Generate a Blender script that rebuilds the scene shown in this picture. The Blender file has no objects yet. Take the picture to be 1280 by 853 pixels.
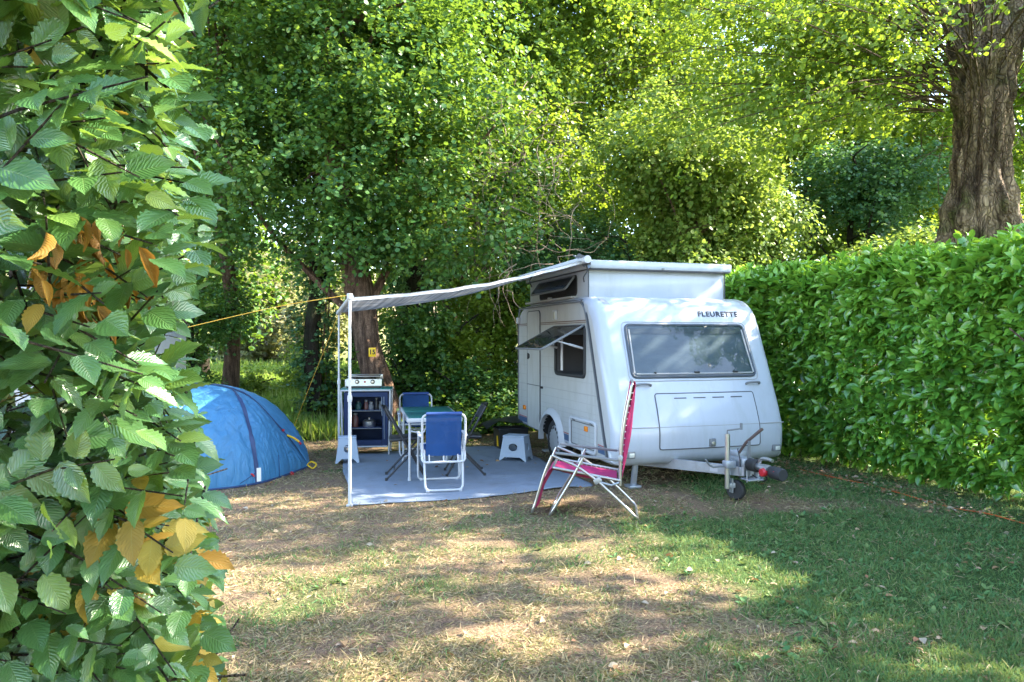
import bpy, bmesh, math, random
import numpy as np
from mathutils import Vector, Matrix, noise as mnoise

random.seed(7)
rng = np.random.default_rng(11)
scene = bpy.context.scene
C = scene.collection
R = math.radians
PI = math.pi

# ------------------------------------------------------------------ helpers
def tag(o, label=None, cat=None, group=None, kind=None):
    if label: o['label'] = label
    if cat: o['category'] = cat
    if group: o['group'] = group
    if kind: o['kind'] = kind
    return o

def empty(name, loc=(0, 0, 0), rz=0.0, label=None, cat=None, group=None):
    o = bpy.data.objects.new(name, None)
    C.objects.link(o)
    o.location = loc
    o.rotation_euler = (0, 0, rz)
    o.empty_display_size = 0.1
    return tag(o, label, cat, group)

def link_mesh(name, me, mat=None, parent=None):
    o = bpy.data.objects.new(name, me)
    C.objects.link(o)
    if mat is not None and len(me.materials) == 0:
        me.materials.append(mat)
    if parent is not None:
        o.parent = parent
    return o

class MB:
    """collects shapes for ONE mesh object"""
    def __init__(s):
        s.v = []; s.f = []
    def add(s, vs, fs, M=None):
        b = len(s.v)
        for p in vs:
            p = Vector(p)
            s.v.append(tuple(M @ p) if M is not None else tuple(p))
        for f in fs:
            s.f.append(tuple(b + i for i in f))
        return s
    def box(s, c, d, M=None, bev=0.0):
        cx, cy, cz = c; dx, dy, dz = (q / 2 for q in d)
        if bev <= 0:
            vs = [(cx + a * dx, cy + b * dy, cz + e * dz) for a in (-1, 1) for b in (-1, 1) for e in (-1, 1)]
            fs = [(0, 1, 3, 2), (4, 6, 7, 5), (0, 4, 5, 1), (2, 3, 7, 6), (0, 2, 6, 4), (1, 5, 7, 3)]
            return s.add(vs, fs, M)
        bm = bmesh.new()
        bmesh.ops.create_cube(bm, size=1)
        for v in bm.verts:
            v.co = Vector((cx + v.co.x * 2 * dx, cy + v.co.y * 2 * dy, cz + v.co.z * 2 * dz))
        bmesh.ops.bevel(bm, geom=list(bm.edges), offset=bev, segments=2, affect='EDGES', profile=0.5)
        bm.verts.index_update()
        s.add([v.co.copy() for v in bm.verts], [[v.index for v in f.verts] for f in bm.faces], M)
        bm.free()
        return s
    def tube(s, pts, r, n=8, closed=False, M=None, cap=True):
        pts = [Vector(p) for p in pts]
        m = len(pts)
        rad = r if hasattr(r, '__len__') else [r] * m
        tang = []
        for i in range(m):
            if closed:
                t = pts[(i + 1) % m] - pts[i - 1]
            else:
                t = pts[min(i + 1, m - 1)] - pts[max(i - 1, 0)]
            if t.length < 1e-9: t = Vector((0, 0, 1))
            tang.append(t.normalized())
        up = Vector((0, 0, 1)) if abs(tang[0].z) < 0.9 else Vector((1, 0, 0))
        nrm = (up - tang[0] * up.dot(tang[0])).normalized()
        vs = []; fs = []
        for i in range(m):
            nrm = nrm - tang[i] * nrm.dot(tang[i])
            if nrm.length < 1e-6:
                nrm = tang[i].orthogonal()
            nrm.normalize()
            bi = tang[i].cross(nrm)
            for k in range(n):
                a = 2 * PI * k / n
                vs.append(pts[i] + (nrm * math.cos(a) + bi * math.sin(a)) * rad[i])
        for i in range(m if closed else m - 1):
            j = (i + 1) % m
            for k in range(n):
                fs.append((i * n + k, i * n + (k + 1) % n, j * n + (k + 1) % n, j * n + k))
        if cap and not closed:
            fs.append(tuple(range(n - 1, -1, -1)))
            fs.append(tuple((m - 1) * n + k for k in range(n)))
        return s.add(vs, fs, M)
    def lathe(s, prof, M=None, n=24, axis='z'):
        vs = []; fs = []
        m = len(prof)
        for i, (r, h) in enumerate(prof):
            for k in range(n):
                a = 2 * PI * k / n
                p = (r * math.cos(a), r * math.sin(a), h)
                if axis == 'x': p = (h, p[0], p[1])
                if axis == 'y': p = (p[0], h, p[1])
                vs.append(p)
        for i in range(m - 1):
            for k in range(n):
                fs.append((i * n + k, i * n + (k + 1) % n, (i + 1) * n + (k + 1) % n, (i + 1) * n + k))
        fs.append(tuple(range(n - 1, -1, -1)))
        fs.append(tuple((m - 1) * n + k for k in range(n)))
        return s.add(vs, fs, M)
    def grid(s, fn, nu, nv, M=None):
        vs = [fn(i / nu, j / nv) for i in range(nu + 1) for j in range(nv + 1)]
        w = nv + 1
        fs = [(i * w + j, (i + 1) * w + j, (i + 1) * w + j + 1, i * w + j + 1) for i in range(nu) for j in range(nv)]
        return s.add(vs, fs, M)
    def plate(s, poly, t, M=None):
        """poly: list of 3D points (planar ring), thickened by vector t"""
        n = len(poly); t = Vector(t)
        vs = [Vector(p) for p in poly] + [Vector(p) + t for p in poly]
        fs = [tuple(range(n - 1, -1, -1)), tuple(range(n, 2 * n))]
        fs += [(i, (i + 1) % n, n + (i + 1) % n, n + i) for i in range(n)]
        return s.add(vs, fs, M)
    def build(s, name, mat, parent=None, smooth=40, fixn=True):
        me = bpy.data.meshes.new(name)
        me.from_pydata(s.v, [], s.f)
        if fixn:
            bm = bmesh.new(); bm.from_mesh(me)
            bmesh.ops.recalc_face_normals(bm, faces=bm.faces)
            bm.to_mesh(me); bm.free()
        if smooth:
            me.polygons.foreach_set('use_smooth', [True] * len(me.polygons))
            me.set_sharp_from_angle(angle=R(smooth))
        me.update()
        return link_mesh(name, me, mat, parent)

def bez(pts, n=8):
    """Catmull-Rom through pts"""
    P = [Vector(p) for p in pts]
    P = [P[0] * 2 - P[1]] + P + [P[-1] * 2 - P[-2]]
    out = []
    for i in range(1, len(P) - 2):
        p0, p1, p2, p3 = P[i - 1], P[i], P[i + 1], P[i + 2]
        for k in range(n):
            t = k / n
            out.append(0.5 * ((2 * p1) + (p2 - p0) * t + (2 * p0 - 5 * p1 + 4 * p2 - p3) * t * t + (3 * p1 - p0 - 3 * p2 + p3) * t ** 3))
    out.append(P[-2])
    return out

def fillet(pts, r, n=5, closed=False):
    """polyline with rounded corners"""
    P = [Vector(p) for p in pts]
    m = len(P); out = []
    for i in range(m):
        if not closed and i in (0, m - 1):
            out.append(P[i]); continue
        a, b, c = P[i - 1], P[i], P[(i + 1) % m]
        u = (a - b); v = (c - b)
        rr = min(r, u.length * 0.49, v.length * 0.49)
        p, q = b + u.normalized() * rr, b + v.normalized() * rr
        for k in range(n + 1):
            t = k / n
            out.append(p * (1 - t) ** 2 + b * 2 * t * (1 - t) + q * t * t)
    return out

def text_mesh(name, s, size, mat, parent, M, extrude=0.002, shear=0.0, bold=0.0, spacing=1.0):
    cu = bpy.data.curves.new(name, 'FONT')
    cu.body = s; cu.size = size; cu.extrude = extrude; cu.shear = shear; cu.offset = bold
    cu.align_x = 'CENTER'; cu.align_y = 'CENTER'; cu.space_character = spacing
    t = bpy.data.objects.new(name, cu); C.objects.link(t)
    dg = bpy.context.evaluated_depsgraph_get(); dg.update()
    me = bpy.data.meshes.new_from_object(t.evaluated_get(dg))
    bpy.data.objects.remove(t); bpy.data.curves.remove(cu)
    me.name = name
    me.transform(M)
    me.materials.clear()
    return link_mesh(name, me, mat, parent)

def copy_tree(o, parent=None):
    c = o.copy(); C.objects.link(c)
    if parent is not None: c.parent = parent
    for ch in [x for x in bpy.data.objects if x.parent == o]:
        copy_tree(ch, c)
    return c

# vectorised value noise ------------------------------------------------------
_tab = np.random.default_rng(3).random((256, 256))
def vn2(x, y):
    xi = np.floor(x).astype(int); yi = np.floor(y).astype(int)
    fx = x - xi; fy = y - yi
    fx = fx * fx * (3 - 2 * fx); fy = fy * fy * (3 - 2 * fy)
    g = lambda a, b: _tab[a & 255, b & 255]
    return (g(xi, yi) * (1 - fx) + g(xi + 1, yi) * fx) * (1 - fy) + (g(xi, yi + 1) * (1 - fx) + g(xi + 1, yi + 1) * fx) * fy
def fbm2(x, y, o=4):
    s = 0; a = 0.5; t = 0
    for i in range(o):
        s = s + a * vn2(x * 2 ** i + 17 * i, y * 2 ** i + 31 * i); t += a; a *= 0.55
    return s / t
def smooth01(x, a, b):
    t = np.clip((x - a) / (b - a), 0, 1)
    return t * t * (3 - 2 * t)

# ------------------------------------------------------------------ materials
def newmat(name):
    m = bpy.data.materials.new(name); m.use_nodes = True
    nt = m.node_tree
    return m, nt, nt.nodes, nt.links, nt.nodes['Principled BSDF']

def rgb(c): return (c[0], c[1], c[2], 1.0)

def mat(name, col, rough=0.5, metal=0.0, spec=0.5, var=0.12, scale=6.0, bump=0.0, bscale=60.0, coat=0.0, dirt=None, dirt_amt=0.35, dirt_scale=3.0, dirt_stretch=1.0):
    m, nt, N, L, b = newmat(name)
    b.inputs['Roughness'].default_value = rough
    b.inputs['Metallic'].default_value = metal
    b.inputs['Specular IOR Level'].default_value = spec
    b.inputs['Coat Weight'].default_value = coat
    tc = N.new('ShaderNodeTexCoord')
    no = N.new('ShaderNodeTexNoise'); no.inputs['Scale'].default_value = scale; no.inputs['Detail'].default_value = 5
    L.new(tc.outputs['Object'], no.inputs['Vector'])
    mx = N.new('ShaderNodeMix'); mx.data_type = 'RGBA'
    mx.inputs['A'].default_value = rgb([c * (1 - var) for c in col])
    mx.inputs['B'].default_value = rgb([min(1, c * (1 + var)) for c in col])
    L.new(no.outputs['Fac'], mx.inputs['Factor'])
    out = mx.outputs['Result']
    if dirt:
        n2 = N.new('ShaderNodeTexNoise'); n2.inputs['Scale'].default_value = dirt_scale; n2.inputs['Detail'].default_value = 8; n2.inputs['Roughness'].default_value = 0.7
        mpd = N.new('ShaderNodeMapping'); mpd.inputs['Scale'].default_value = (1, 1, dirt_stretch); L.new(tc.outputs['Object'], mpd.inputs['Vector'])
        L.new(mpd.outputs['Vector'], n2.inputs['Vector'])
        rp = N.new('ShaderNodeValToRGB')
        rp.color_ramp.elements[0].position = 0.48; rp.color_ramp.elements[0].color = (0, 0, 0, 1)
        rp.color_ramp.elements[1].position = 0.8; rp.color_ramp.elements[1].color = (dirt_amt,) * 3 + (1,)
        L.new(n2.outputs['Fac'], rp.inputs['Fac'])
        m2 = N.new('ShaderNodeMix'); m2.data_type = 'RGBA'
        L.new(rp.outputs['Color'], m2.inputs['Factor'])
        L.new(out, m2.inputs['A']); m2.inputs['B'].default_value = rgb(dirt)
        out = m2.outputs['Result']
    L.new(out, b.inputs['Base Color'])
    if bump > 0:
        n3 = N.new('ShaderNodeTexNoise'); n3.inputs['Scale'].default_value = bscale; n3.inputs['Detail'].default_value = 4
        L.new(tc.outputs['Object'], n3.inputs['Vector'])
        bp = N.new('ShaderNodeBump'); bp.inputs['Strength'].default_value = bump; bp.inputs['Distance'].default_value = 0.01
        L.new(n3.outputs['Fac'], bp.inputs['Height']); L.new(bp.outputs['Normal'], b.inputs['Normal'])
    return m

LK = 1.45
LKX = {'laurel_leaf': 2.2, 'alder_leaf': 1.55, 'willow_leaf': 1.7, 'dark_leaf': 2.5, 'hornbeam_leaf': 1.95, 'lime_leaf': 1.25}
def leaf_mat(name, cols, trans, fac=0.4, rough=0.45, spec=0.5, veins=False):
    m, nt, N, L, b = newmat(name)
    cols = [tuple(q * (LKX.get(name, LK) if name not in ('hornbeam_yellow', 'hornbeam_dead', 'dead_leaf', 'pale_leaf', 'lawn_blade') else 1.0) for q in c) for c in cols]
    at = N.new('ShaderNodeAttribute'); at.attribute_name = 'rnd'
    rp = N.new('ShaderNodeValToRGB')
    e = rp.color_ramp.elements
    e[0].color = rgb(cols[0]); e[1].color = rgb(cols[-1])
    for i, c in enumerate(cols[1:-1]):
        q = e.new((i + 1) / (len(cols) - 1)); q.color = rgb(c)
    L.new(at.outputs['Fac'], rp.inputs['Fac'])
    b.inputs['Roughness'].default_value = rough
    b.inputs['Specular IOR Level'].default_value = spec
    tr = N.new('ShaderNodeBsdfTranslucent')
    hs = N.new('ShaderNodeMix'); hs.data_type = 'RGBA'; hs.blend_type = 'MIX'
    hs.inputs['Factor'].default_value = 0.75
    hs.inputs['B'].default_value = rgb(trans)
    L.new(rp.outputs['Color'], hs.inputs['A'])
    col = rp.outputs['Color']
    if veins:
        uv = N.new('ShaderNodeUVMap'); uv.uv_map = 'UVMap'
        sx = N.new('ShaderNodeSeparateXYZ'); L.new(uv.outputs['UV'], sx.inputs['Vector'])
        def math_(op, a, b_=None, c_=None):
            n = N.new('ShaderNodeMath'); n.operation = op
            for i, q in enumerate((a, b_, c_)):
                if q is None: continue
                if isinstance(q, (int, float)): n.inputs[i].default_value = q
                else: L.new(q, n.inputs[i])
            return n.outputs[0]
        au = math_('ABSOLUTE', math_('SUBTRACT', sx.outputs['Y'], 0.5))
        ph = math_('SUBTRACT', math_('MULTIPLY', sx.outputs['X'], 13.0), math_('MULTIPLY', au, 6.0))
        saw = math_('ABSOLUTE', math_('SUBTRACT', math_('FRACT', ph), 0.5))       # 0 at vein centre .. .5
        vein = math_('SUBTRACT', 1.0, math_('SMOOTHSTEP', saw, 0.02, 0.11) if False else math_('MINIMUM', math_('DIVIDE', saw, 0.09), 1.0))
        mid = math_('SUBTRACT', 1.0, math_('MINIMUM', math_('DIVIDE', au, 0.028), 1.0))
        vv = math_('MAXIMUM', math_('MULTIPLY', vein, 0.55), mid)
        mv = N.new('ShaderNodeMix'); mv.data_type = 'RGBA'
        L.new(math_('MULTIPLY', vv, 0.30), mv.inputs['Factor'])
        L.new(col, mv.inputs['A']); mv.inputs['B'].default_value = (0.30, 0.38, 0.14, 1)
        col = mv.outputs['Result']
        # blotches
        tc = N.new('ShaderNodeTexCoord')
        nz = N.new('ShaderNodeTexNoise'); nz.inputs['Scale'].default_value = 38; nz.inputs['Detail'].default_value = 5
        L.new(tc.outputs['Object'], nz.inputs['Vector'])
        mb = N.new('ShaderNodeMix'); mb.data_type = 'RGBA'; mb.blend_type = 'MULTIPLY'
        mb.inputs['Factor'].default_value = 0.55
        r2 = N.new('ShaderNodeValToRGB'); r2.color_ramp.elements[0].position = 0.3; r2.color_ramp.elements[0].color = (0.55, 0.62, 0.5, 1)
        r2.color_ramp.elements[1].position = 0.62
        L.new(nz.outputs['Fac'], r2.inputs['Fac']); L.new(col, mb.inputs['A']); L.new(r2.outputs['Color'], mb.inputs['B'])
        col = mb.outputs['Result']
        bp = N.new('ShaderNodeBump'); bp.inputs['Strength'].default_value = 0.4; bp.inputs['Distance'].default_value = 0.003
        L.new(math_('SUBTRACT', math_('MULTIPLY', saw, 1.2), math_('MULTIPLY', mid, 0.5)), bp.inputs['Height'])
        L.new(bp.outputs['Normal'], b.inputs['Normal'])
    L.new(col, b.inputs['Base Color'])
    L.new(hs.outputs['Result'], tr.inputs['Color'])
    ms = N.new('ShaderNodeMixShader'); ms.inputs['Fac'].default_value = fac
    L.new(b.outputs['BSDF'], ms.inputs[1]); L.new(tr.outputs['BSDF'], ms.inputs[2])
    L.new(ms.outputs['Shader'], N['Material Output'].inputs['Surface'])
    return m

def bark_mat(name, c1, c2, scale=14.0, stretch=0.18, bump=0.9, moss=None):
    m, nt, N, L, b = newmat(name)
    tc = N.new('ShaderNodeTexCoord'); mp = N.new('ShaderNodeMapping')
    mp.inputs['Scale'].default_value = (1, 1, stretch)
    L.new(tc.outputs['Object'], mp.inputs['Vector'])
    n1 = N.new('ShaderNodeTexNoise'); n1.inputs['Scale'].default_value = scale; n1.inputs['Detail'].default_value = 8; n1.inputs['Roughness'].default_value = 0.65
    L.new(mp.outputs['Vector'], n1.inputs['Vector'])
    rp = N.new('ShaderNodeValToRGB')
    rp.color_ramp.elements[0].position = 0.36; rp.color_ramp.elements[0].color = rgb(c1)
    rp.color_ramp.elements[1].position = 0.66; rp.color_ramp.elements[1].color = rgb(c2)
    L.new(n1.outputs['Fac'], rp.inputs['Fac'])
    col = rp.outputs['Color']
    if moss:
        n2 = N.new('ShaderNodeTexNoise'); n2.inputs['Scale'].default_value = 2.2; n2.inputs['Detail'].default_value = 7
        L.new(tc.outputs['Object'], n2.inputs['Vector'])
        r2 = N.new('ShaderNodeValToRGB'); r2.color_ramp.elements[0].position = 0.5; r2.color_ramp.elements[1].position = 0.64
        r2.color_ramp.elements[1].color = (0.8, 0.8, 0.8, 1)
        L.new(n2.outputs['Fac'], r2.inputs['Fac'])
        mx = N.new('ShaderNodeMix'); mx.data_type = 'RGBA'
        L.new(r2.outputs['Color'], mx.inputs['Factor']); L.new(col, mx.inputs['A']); mx.inputs['B'].default_value = rgb(moss)
        col = mx.outputs['Result']
    mp2 = N.new('ShaderNodeMapping'); mp2.inputs['Scale'].default_value = (1, 1, min(1, stretch * 2.2))
    nd = N.new('ShaderNodeTexNoise'); nd.inputs['Scale'].default_value = scale * .8; L.new(tc.outputs['Object'], nd.inputs['Vector'])
    va = N.new('ShaderNodeVectorMath'); va.operation = 'MULTIPLY_ADD'; va.inputs[1].default_value = (.22, .22, .30)
    L.new(nd.outputs['Color'], va.inputs[0]); L.new(tc.outputs['Object'], va.inputs[2]); L.new(va.outputs['Vector'], mp2.inputs['Vector'])
    vo = N.new('ShaderNodeTexVoronoi'); vo.feature = 'DISTANCE_TO_EDGE'; vo.inputs['Scale'].default_value = scale * 2.3
    L.new(mp2.outputs['Vector'], vo.inputs['Vector'])
    cr = N.new('ShaderNodeMapRange'); cr.inputs['From Max'].default_value = 0.20; cr.inputs['From Min'].default_value = -0.14; L.new(vo.outputs['Distance'], cr.inputs['Value'])
    mc = N.new('ShaderNodeMix'); mc.data_type = 'RGBA'; mc.inputs['A'].default_value = rgb(c1); L.new(cr.outputs['Result'], mc.inputs['Factor']); L.new(col, mc.inputs['B'])
    col = mc.outputs['Result']
    hs_ = N.new('ShaderNodeMath'); hs_.operation = 'MULTIPLY_ADD'; hs_.inputs[1].default_value = 0.8; L.new(cr.outputs['Result'], hs_.inputs[0]); L.new(n1.outputs['Fac'], hs_.inputs[2])
    L.new(col, b.inputs['Base Color'])
    b.inputs['Roughness'].default_value = 0.9; b.inputs['Specular IOR Level'].default_value = 0.2
    bp = N.new('ShaderNodeBump'); bp.inputs['Strength'].default_value = bump; bp.inputs['Distance'].default_value = 0.03
    L.new(hs_.outputs[0], bp.inputs['Height']); L.new(bp.outputs['Normal'], b.inputs['Normal'])
    return m

def glass_mat(name, tint, tfac=0.5, base=(0.02, 0.025, 0.03), rough=0.03, spec=0.8):
    """thin acrylic: part see-through, part dark glossy"""
    m, nt, N, L, b = newmat(name)
    b.inputs['Base Color'].default_value = rgb(base); b.inputs['Roughness'].default_value = rough
    b.inputs['Specular IOR Level'].default_value = spec
    tr = N.new('ShaderNodeBsdfTransparent'); tr.inputs['Color'].default_value = rgb(tint)
    tc = N.new('ShaderNodeTexCoord')
    no = N.new('ShaderNodeTexNoise'); no.inputs['Scale'].default_value = 3.0; no.inputs['Detail'].default_value = 3
    L.new(tc.outputs['Object'], no.inputs['Vector'])
    bp = N.new('ShaderNodeBump'); bp.inputs['Strength'].default_value = 0.12; bp.inputs['Distance'].default_value = 0.02
    L.new(no.outputs['Fac'], bp.inputs['Height']); L.new(bp.outputs['Normal'], b.inputs['Normal'])
    ms = N.new('ShaderNodeMixShader'); ms.inputs['Fac'].default_value = tfac
    L.new(b.outputs['BSDF'], ms.inputs[1]); L.new(tr.outputs['BSDF'], ms.inputs[2])
    L.new(ms.outputs['Shader'], N['Material Output'].inputs['Surface'])
    return m

M = {}
M['van_white'] = mat('van_white', (0.435, 0.47, 0.525), 0.28, var=0.04, coat=0.3, dirt=(0.27, 0.28, 0.26), dirt_amt=0.36, dirt_scale=9.0, dirt_stretch=0.16)
M['van_side'] = mat('van_side', (0.41, 0.415, 0.41), 0.42, var=0.05, bump=0.12, bscale=90, dirt=(0.24, 0.235, 0.19), dirt_amt=0.6, dirt_scale=9, dirt_stretch=0.2)
M['white_metal'] = mat('white_metal', (0.50, 0.51, 0.53), 0.35, var=0.05)
M['white_plastic'] = mat('white_plastic', (0.48, 0.49, 0.515), 0.4, var=0.05)
M['grey_trim'] = mat('grey_trim', (0.16, 0.17, 0.18), 0.5)
M['seam'] = mat('seam', (0.07, 0.075, 0.085), 0.6)
M['rib'] = mat('rib', (0.34, 0.34, 0.34), 0.5)
M['rubber'] = mat('rubber', (0.025, 0.026, 0.028), 0.65, bump=0.2, bscale=120)
M['window_rubber'] = mat('window_rubber', (0.06, 0.075, 0.095), 0.5)
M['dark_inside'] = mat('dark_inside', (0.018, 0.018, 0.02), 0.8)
M['interior_grey'] = mat('interior_grey', (0.10, 0.10, 0.11), 0.8)
M['blue_stripe'] = mat('blue_stripe', (0.05, 0.09, 0.17), 0.45)
M['red_stripe'] = mat('red_stripe', (0.32, 0.05, 0.05), 0.45)
M['brown_stripe'] = mat('brown_stripe', (0.16, 0.10, 0.09), 0.5)
M['amber'] = mat('amber', (0.75, 0.22, 0.02), 0.25, var=0.05)
M['clear_lens'] = mat('clear_lens', (0.55, 0.56, 0.5), 0.15)
M['galv'] = mat('galv', (0.38, 0.41, 0.45), 0.42, metal=0.55, var=0.18, scale=18, bump=0.15, dirt=(0.22, 0.15, 0.10), dirt_amt=0.5, dirt_scale=7)
M['steel'] = mat('steel', (0.55, 0.55, 0.55), 0.3, metal=0.9)
M['alu'] = mat('alu', (0.48, 0.47, 0.455), 0.3, metal=0.85, var=0.1)
M['brown_lever'] = mat('brown_lever', (0.09, 0.06, 0.055), 0.6, dirt=(0.2, 0.1, 0.05), dirt_amt=0.5, dirt_scale=15)
M['red_plastic'] = mat('red_plastic', (0.5, 0.02, 0.03), 0.35)
M['black_plastic'] = mat('black_plastic', (0.02, 0.021, 0.024), 0.45)
M['black_pad'] = mat('black_pad', (0.022, 0.022, 0.024), 0.4, bump=0.2, bscale=40)
M['blue_grey_plastic'] = mat('blue_grey_plastic', (0.36, 0.44, 0.56), 0.42, var=0.05)
M['hub'] = mat('hub', (0.40, 0.42, 0.44), 0.4, metal=0.3)
M['pink'] = mat('pink', (0.44, 0.02, 0.12), 0.7, var=0.12, bump=0.3, bscale=150)
M['navy'] = mat('navy', (0.012, 0.028, 0.09), 0.75, bump=0.25, bscale=60)
M['blue_edge'] = mat('blue_edge', (0.02, 0.06, 0.22), 0.6)
M['teal_top'] = mat('teal_top', (0.02, 0.16, 0.15), 0.3, var=0.08, dirt=(0.10, 0.24, 0.22), dirt_amt=0.4)
M['yellow'] = mat('yellow', (0.80, 0.50, 0.01), 0.45)
M['rope'] = mat('rope', (0.70, 0.42, 0.05), 0.7)
M['orange_cord'] = mat('orange_cord', (0.50, 0.10, 0.02), 0.5)
M['black_paint'] = mat('black_paint', (0.01, 0.01, 0.01), 0.6)
M['letter'] = mat('letter', (0.015, 0.018, 0.035), 0.7)
M['white_cloth'] = mat('white_cloth', (0.74, 0.73, 0.75), 0.9)
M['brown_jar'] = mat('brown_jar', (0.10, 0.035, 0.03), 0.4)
M['shaded_jar'] = mat('shaded_jar', (0.16, 0.17, 0.19), 0.4)  # tub colour darkened to carry the shade inside the cupboard
M['shaded_green'] = mat('shaded_green', (0.015, 0.06, 0.06), 0.4)  # canister darkened likewise, cupboard shade put into its colour
M['glass_side'] = glass_mat('glass_side', (0.45, 0.5, 0.52), 0.45)
M['glass_front'] = glass_mat('glass_front', (0.66, 0.74, 0.78), 0.55, base=(0.035, 0.05, 0.06), rough=0.02, spec=1.0)

def blind_mat():
    m, nt, N, L, b = newmat('window_blind')
    tc = N.new('ShaderNodeTexCoord')
    mp = N.new('ShaderNodeMapping'); mp.inputs['Scale'].default_value = (0.6, 0.6, 1.2); mp.inputs['Rotation'].default_value = (0, 0.5, 0)
    L.new(tc.outputs['Object'], mp.inputs['Vector'])
    n1 = N.new('ShaderNodeTexNoise'); n1.inputs['Scale'].default_value = 3; n1.inputs['Detail'].default_value = 9; n1.inputs['Roughness'].default_value = 0.62; n1.inputs['Distortion'].default_value = 0.4
    L.new(mp.outputs['Vector'], n1.inputs['Vector'])
    rp = N.new('ShaderNodeValToRGB')
    rp.color_ramp.elements[0].color = (0.16, 0.19, 0.20, 1); rp.color_ramp.elements[1].color = (0.36, 0.40, 0.42, 1)
    rp.color_ramp.elements[0].position = 0.3; rp.color_ramp.elements[1].position = 0.75
    L.new(n1.outputs['Fac'], rp.inputs['Fac']); L.new(rp.outputs['Color'], b.inputs['Base Color'])
    b.inputs['Roughness'].default_value = 0.45; b.inputs['Metallic'].default_value = 0.2
    bp = N.new('ShaderNodeBump'); bp.inputs['Strength'].default_value = 0.35; bp.inputs['Distance'].default_value = 0.03
    L.new(n1.outputs['Fac'], bp.inputs['Height']); L.new(bp.outputs['Normal'], b.inputs['Normal'])
    return m
M['blind'] = blind_mat()

def awning_mat():
    m, nt, N, L, b = newmat('awning_fabric')
    tc = N.new('ShaderNodeTexCoord'); sx = N.new('ShaderNodeSeparateXYZ')
    L.new(tc.outputs['UV'], sx.inputs['Vector'])
    cx = N.new('ShaderNodeCombineXYZ')
    mu = N.new('ShaderNodeMath'); mu.operation = 'MULTIPLY'; mu.inputs[1].default_value = 55
    L.new(sx.outputs['X'], mu.inputs[0]); L.new(mu.outputs[0], cx.inputs['X'])
    m2 = N.new('ShaderNodeMath'); m2.operation = 'MULTIPLY'; m2.inputs[1].default_value = 0.6
    L.new(sx.outputs['Y'], m2.inputs[0]); L.new(m2.outputs[0], cx.inputs['Y'])
    n1 = N.new('ShaderNodeTexNoise'); n1.inputs['Scale'].default_value = 1.0; n1.inputs['Detail'].default_value = 3
    L.new(cx.outputs['Vector'], n1.inputs['Vector'])
    rp = N.new('ShaderNodeValToRGB')
    rp.color_ramp.elements[0].position = 0.40; rp.color_ramp.elements[0].color = (0.16, 0.165, 0.17, 1)
    rp.color_ramp.elements[1].position = 0.62; rp.color_ramp.elements[1].color = (0.34, 0.35, 0.355, 1)
    L.new(n1.outputs['Fac'], rp.inputs['Fac']); L.new(rp.outputs['Color'], b.inputs['Base Color'])
    b.inputs['Roughness'].default_value = 0.7
    tr = N.new('ShaderNodeBsdfTranslucent'); L.new(rp.outputs['Color'], tr.inputs['Color'])
    ms = N.new('ShaderNodeMixShader'); ms.inputs['Fac'].default_value = 0.25
    L.new(b.outputs['BSDF'], ms.inputs[1]); L.new(tr.outputs['BSDF'], ms.inputs[2])
    L.new(ms.outputs['Shader'], N['Material Output'].inputs['Surface'])
    return m
M['awning'] = awning_mat()

def cloth_mat(name, col, trans, fac=0.3, rough=0.6, wr=7.0, wamt=0.6, open_=0.0, stretch=(1, 1, 0.35), dist=0.04):
    m, nt, N, L, b = newmat(name)
    tc = N.new('ShaderNodeTexCoord'); mp = N.new('ShaderNodeMapping'); mp.inputs['Scale'].default_value = stretch
    mp.inputs['Rotation'].default_value = (0, 0.5, 0.3)
    L.new(tc.outputs['Object'], mp.inputs['Vector'])
    n1 = N.new('ShaderNodeTexNoise'); n1.inputs['Scale'].default_value = wr; n1.inputs['Detail'].default_value = 5; n1.inputs['Distortion'].default_value = 0.8
    L.new(mp.outputs['Vector'], n1.inputs['Vector'])
    mx = N.new('ShaderNodeMix'); mx.data_type = 'RGBA'
    mx.inputs['A'].default_value = rgb([c * 0.85 for c in col]); mx.inputs['B'].default_value = rgb([min(1, c * 1.15) for c in col])
    L.new(n1.outputs['Fac'], mx.inputs['Factor']); L.new(mx.outputs['Result'], b.inputs['Base Color'])
    b.inputs['Roughness'].default_value = rough
    bp = N.new('ShaderNodeBump'); bp.inputs['Strength'].default_value = wamt; bp.inputs['Distance'].default_value = dist
    L.new(n1.outputs['Fac'], bp.inputs['Height']); L.new(bp.outputs['Normal'], b.inputs['Normal'])
    tr = N.new('ShaderNodeBsdfTranslucent'); tr.inputs['Color'].default_value = rgb(trans)
    ms = N.new('ShaderNodeMixShader'); ms.inputs['Fac'].default_value = fac
    L.new(b.outputs['BSDF'], ms.inputs[1]); L.new(tr.outputs['BSDF'], ms.inputs[2])
    res = ms.outputs['Shader']
    if open_ > 0:                       # open mesh weave lets part of the view through
        tp = N.new('ShaderNodeBsdfTransparent')
        m3 = N.new('ShaderNodeMixShader'); m3.inputs['Fac'].default_value = open_
        L.new(res, m3.inputs[1]); L.new(tp.outputs['BSDF'], m3.inputs[2]); res = m3.outputs['Shader']
    L.new(res, N['Material Output'].inputs['Surface'])
    return m
M['tent_blue'] = cloth_mat('tent_blue', (0.07, 0.25, 0.46), (0.14, 0.40, 0.62), 0.35, 0.42, 7.0, 1.0, dist=0.07)
M['tent_navy'] = mat('tent_navy', (0.02, 0.045, 0.12), 0.6, bump=0.3, bscale=30)
M['sling_blue'] = cloth_mat('sling_blue', (0.012, 0.075, 0.26), (0.03, 0.14, 0.42), 0.25, 0.7, 30, 0.15, open_=0.22, stretch=(1, 1, 1), dist=0.01)
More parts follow.
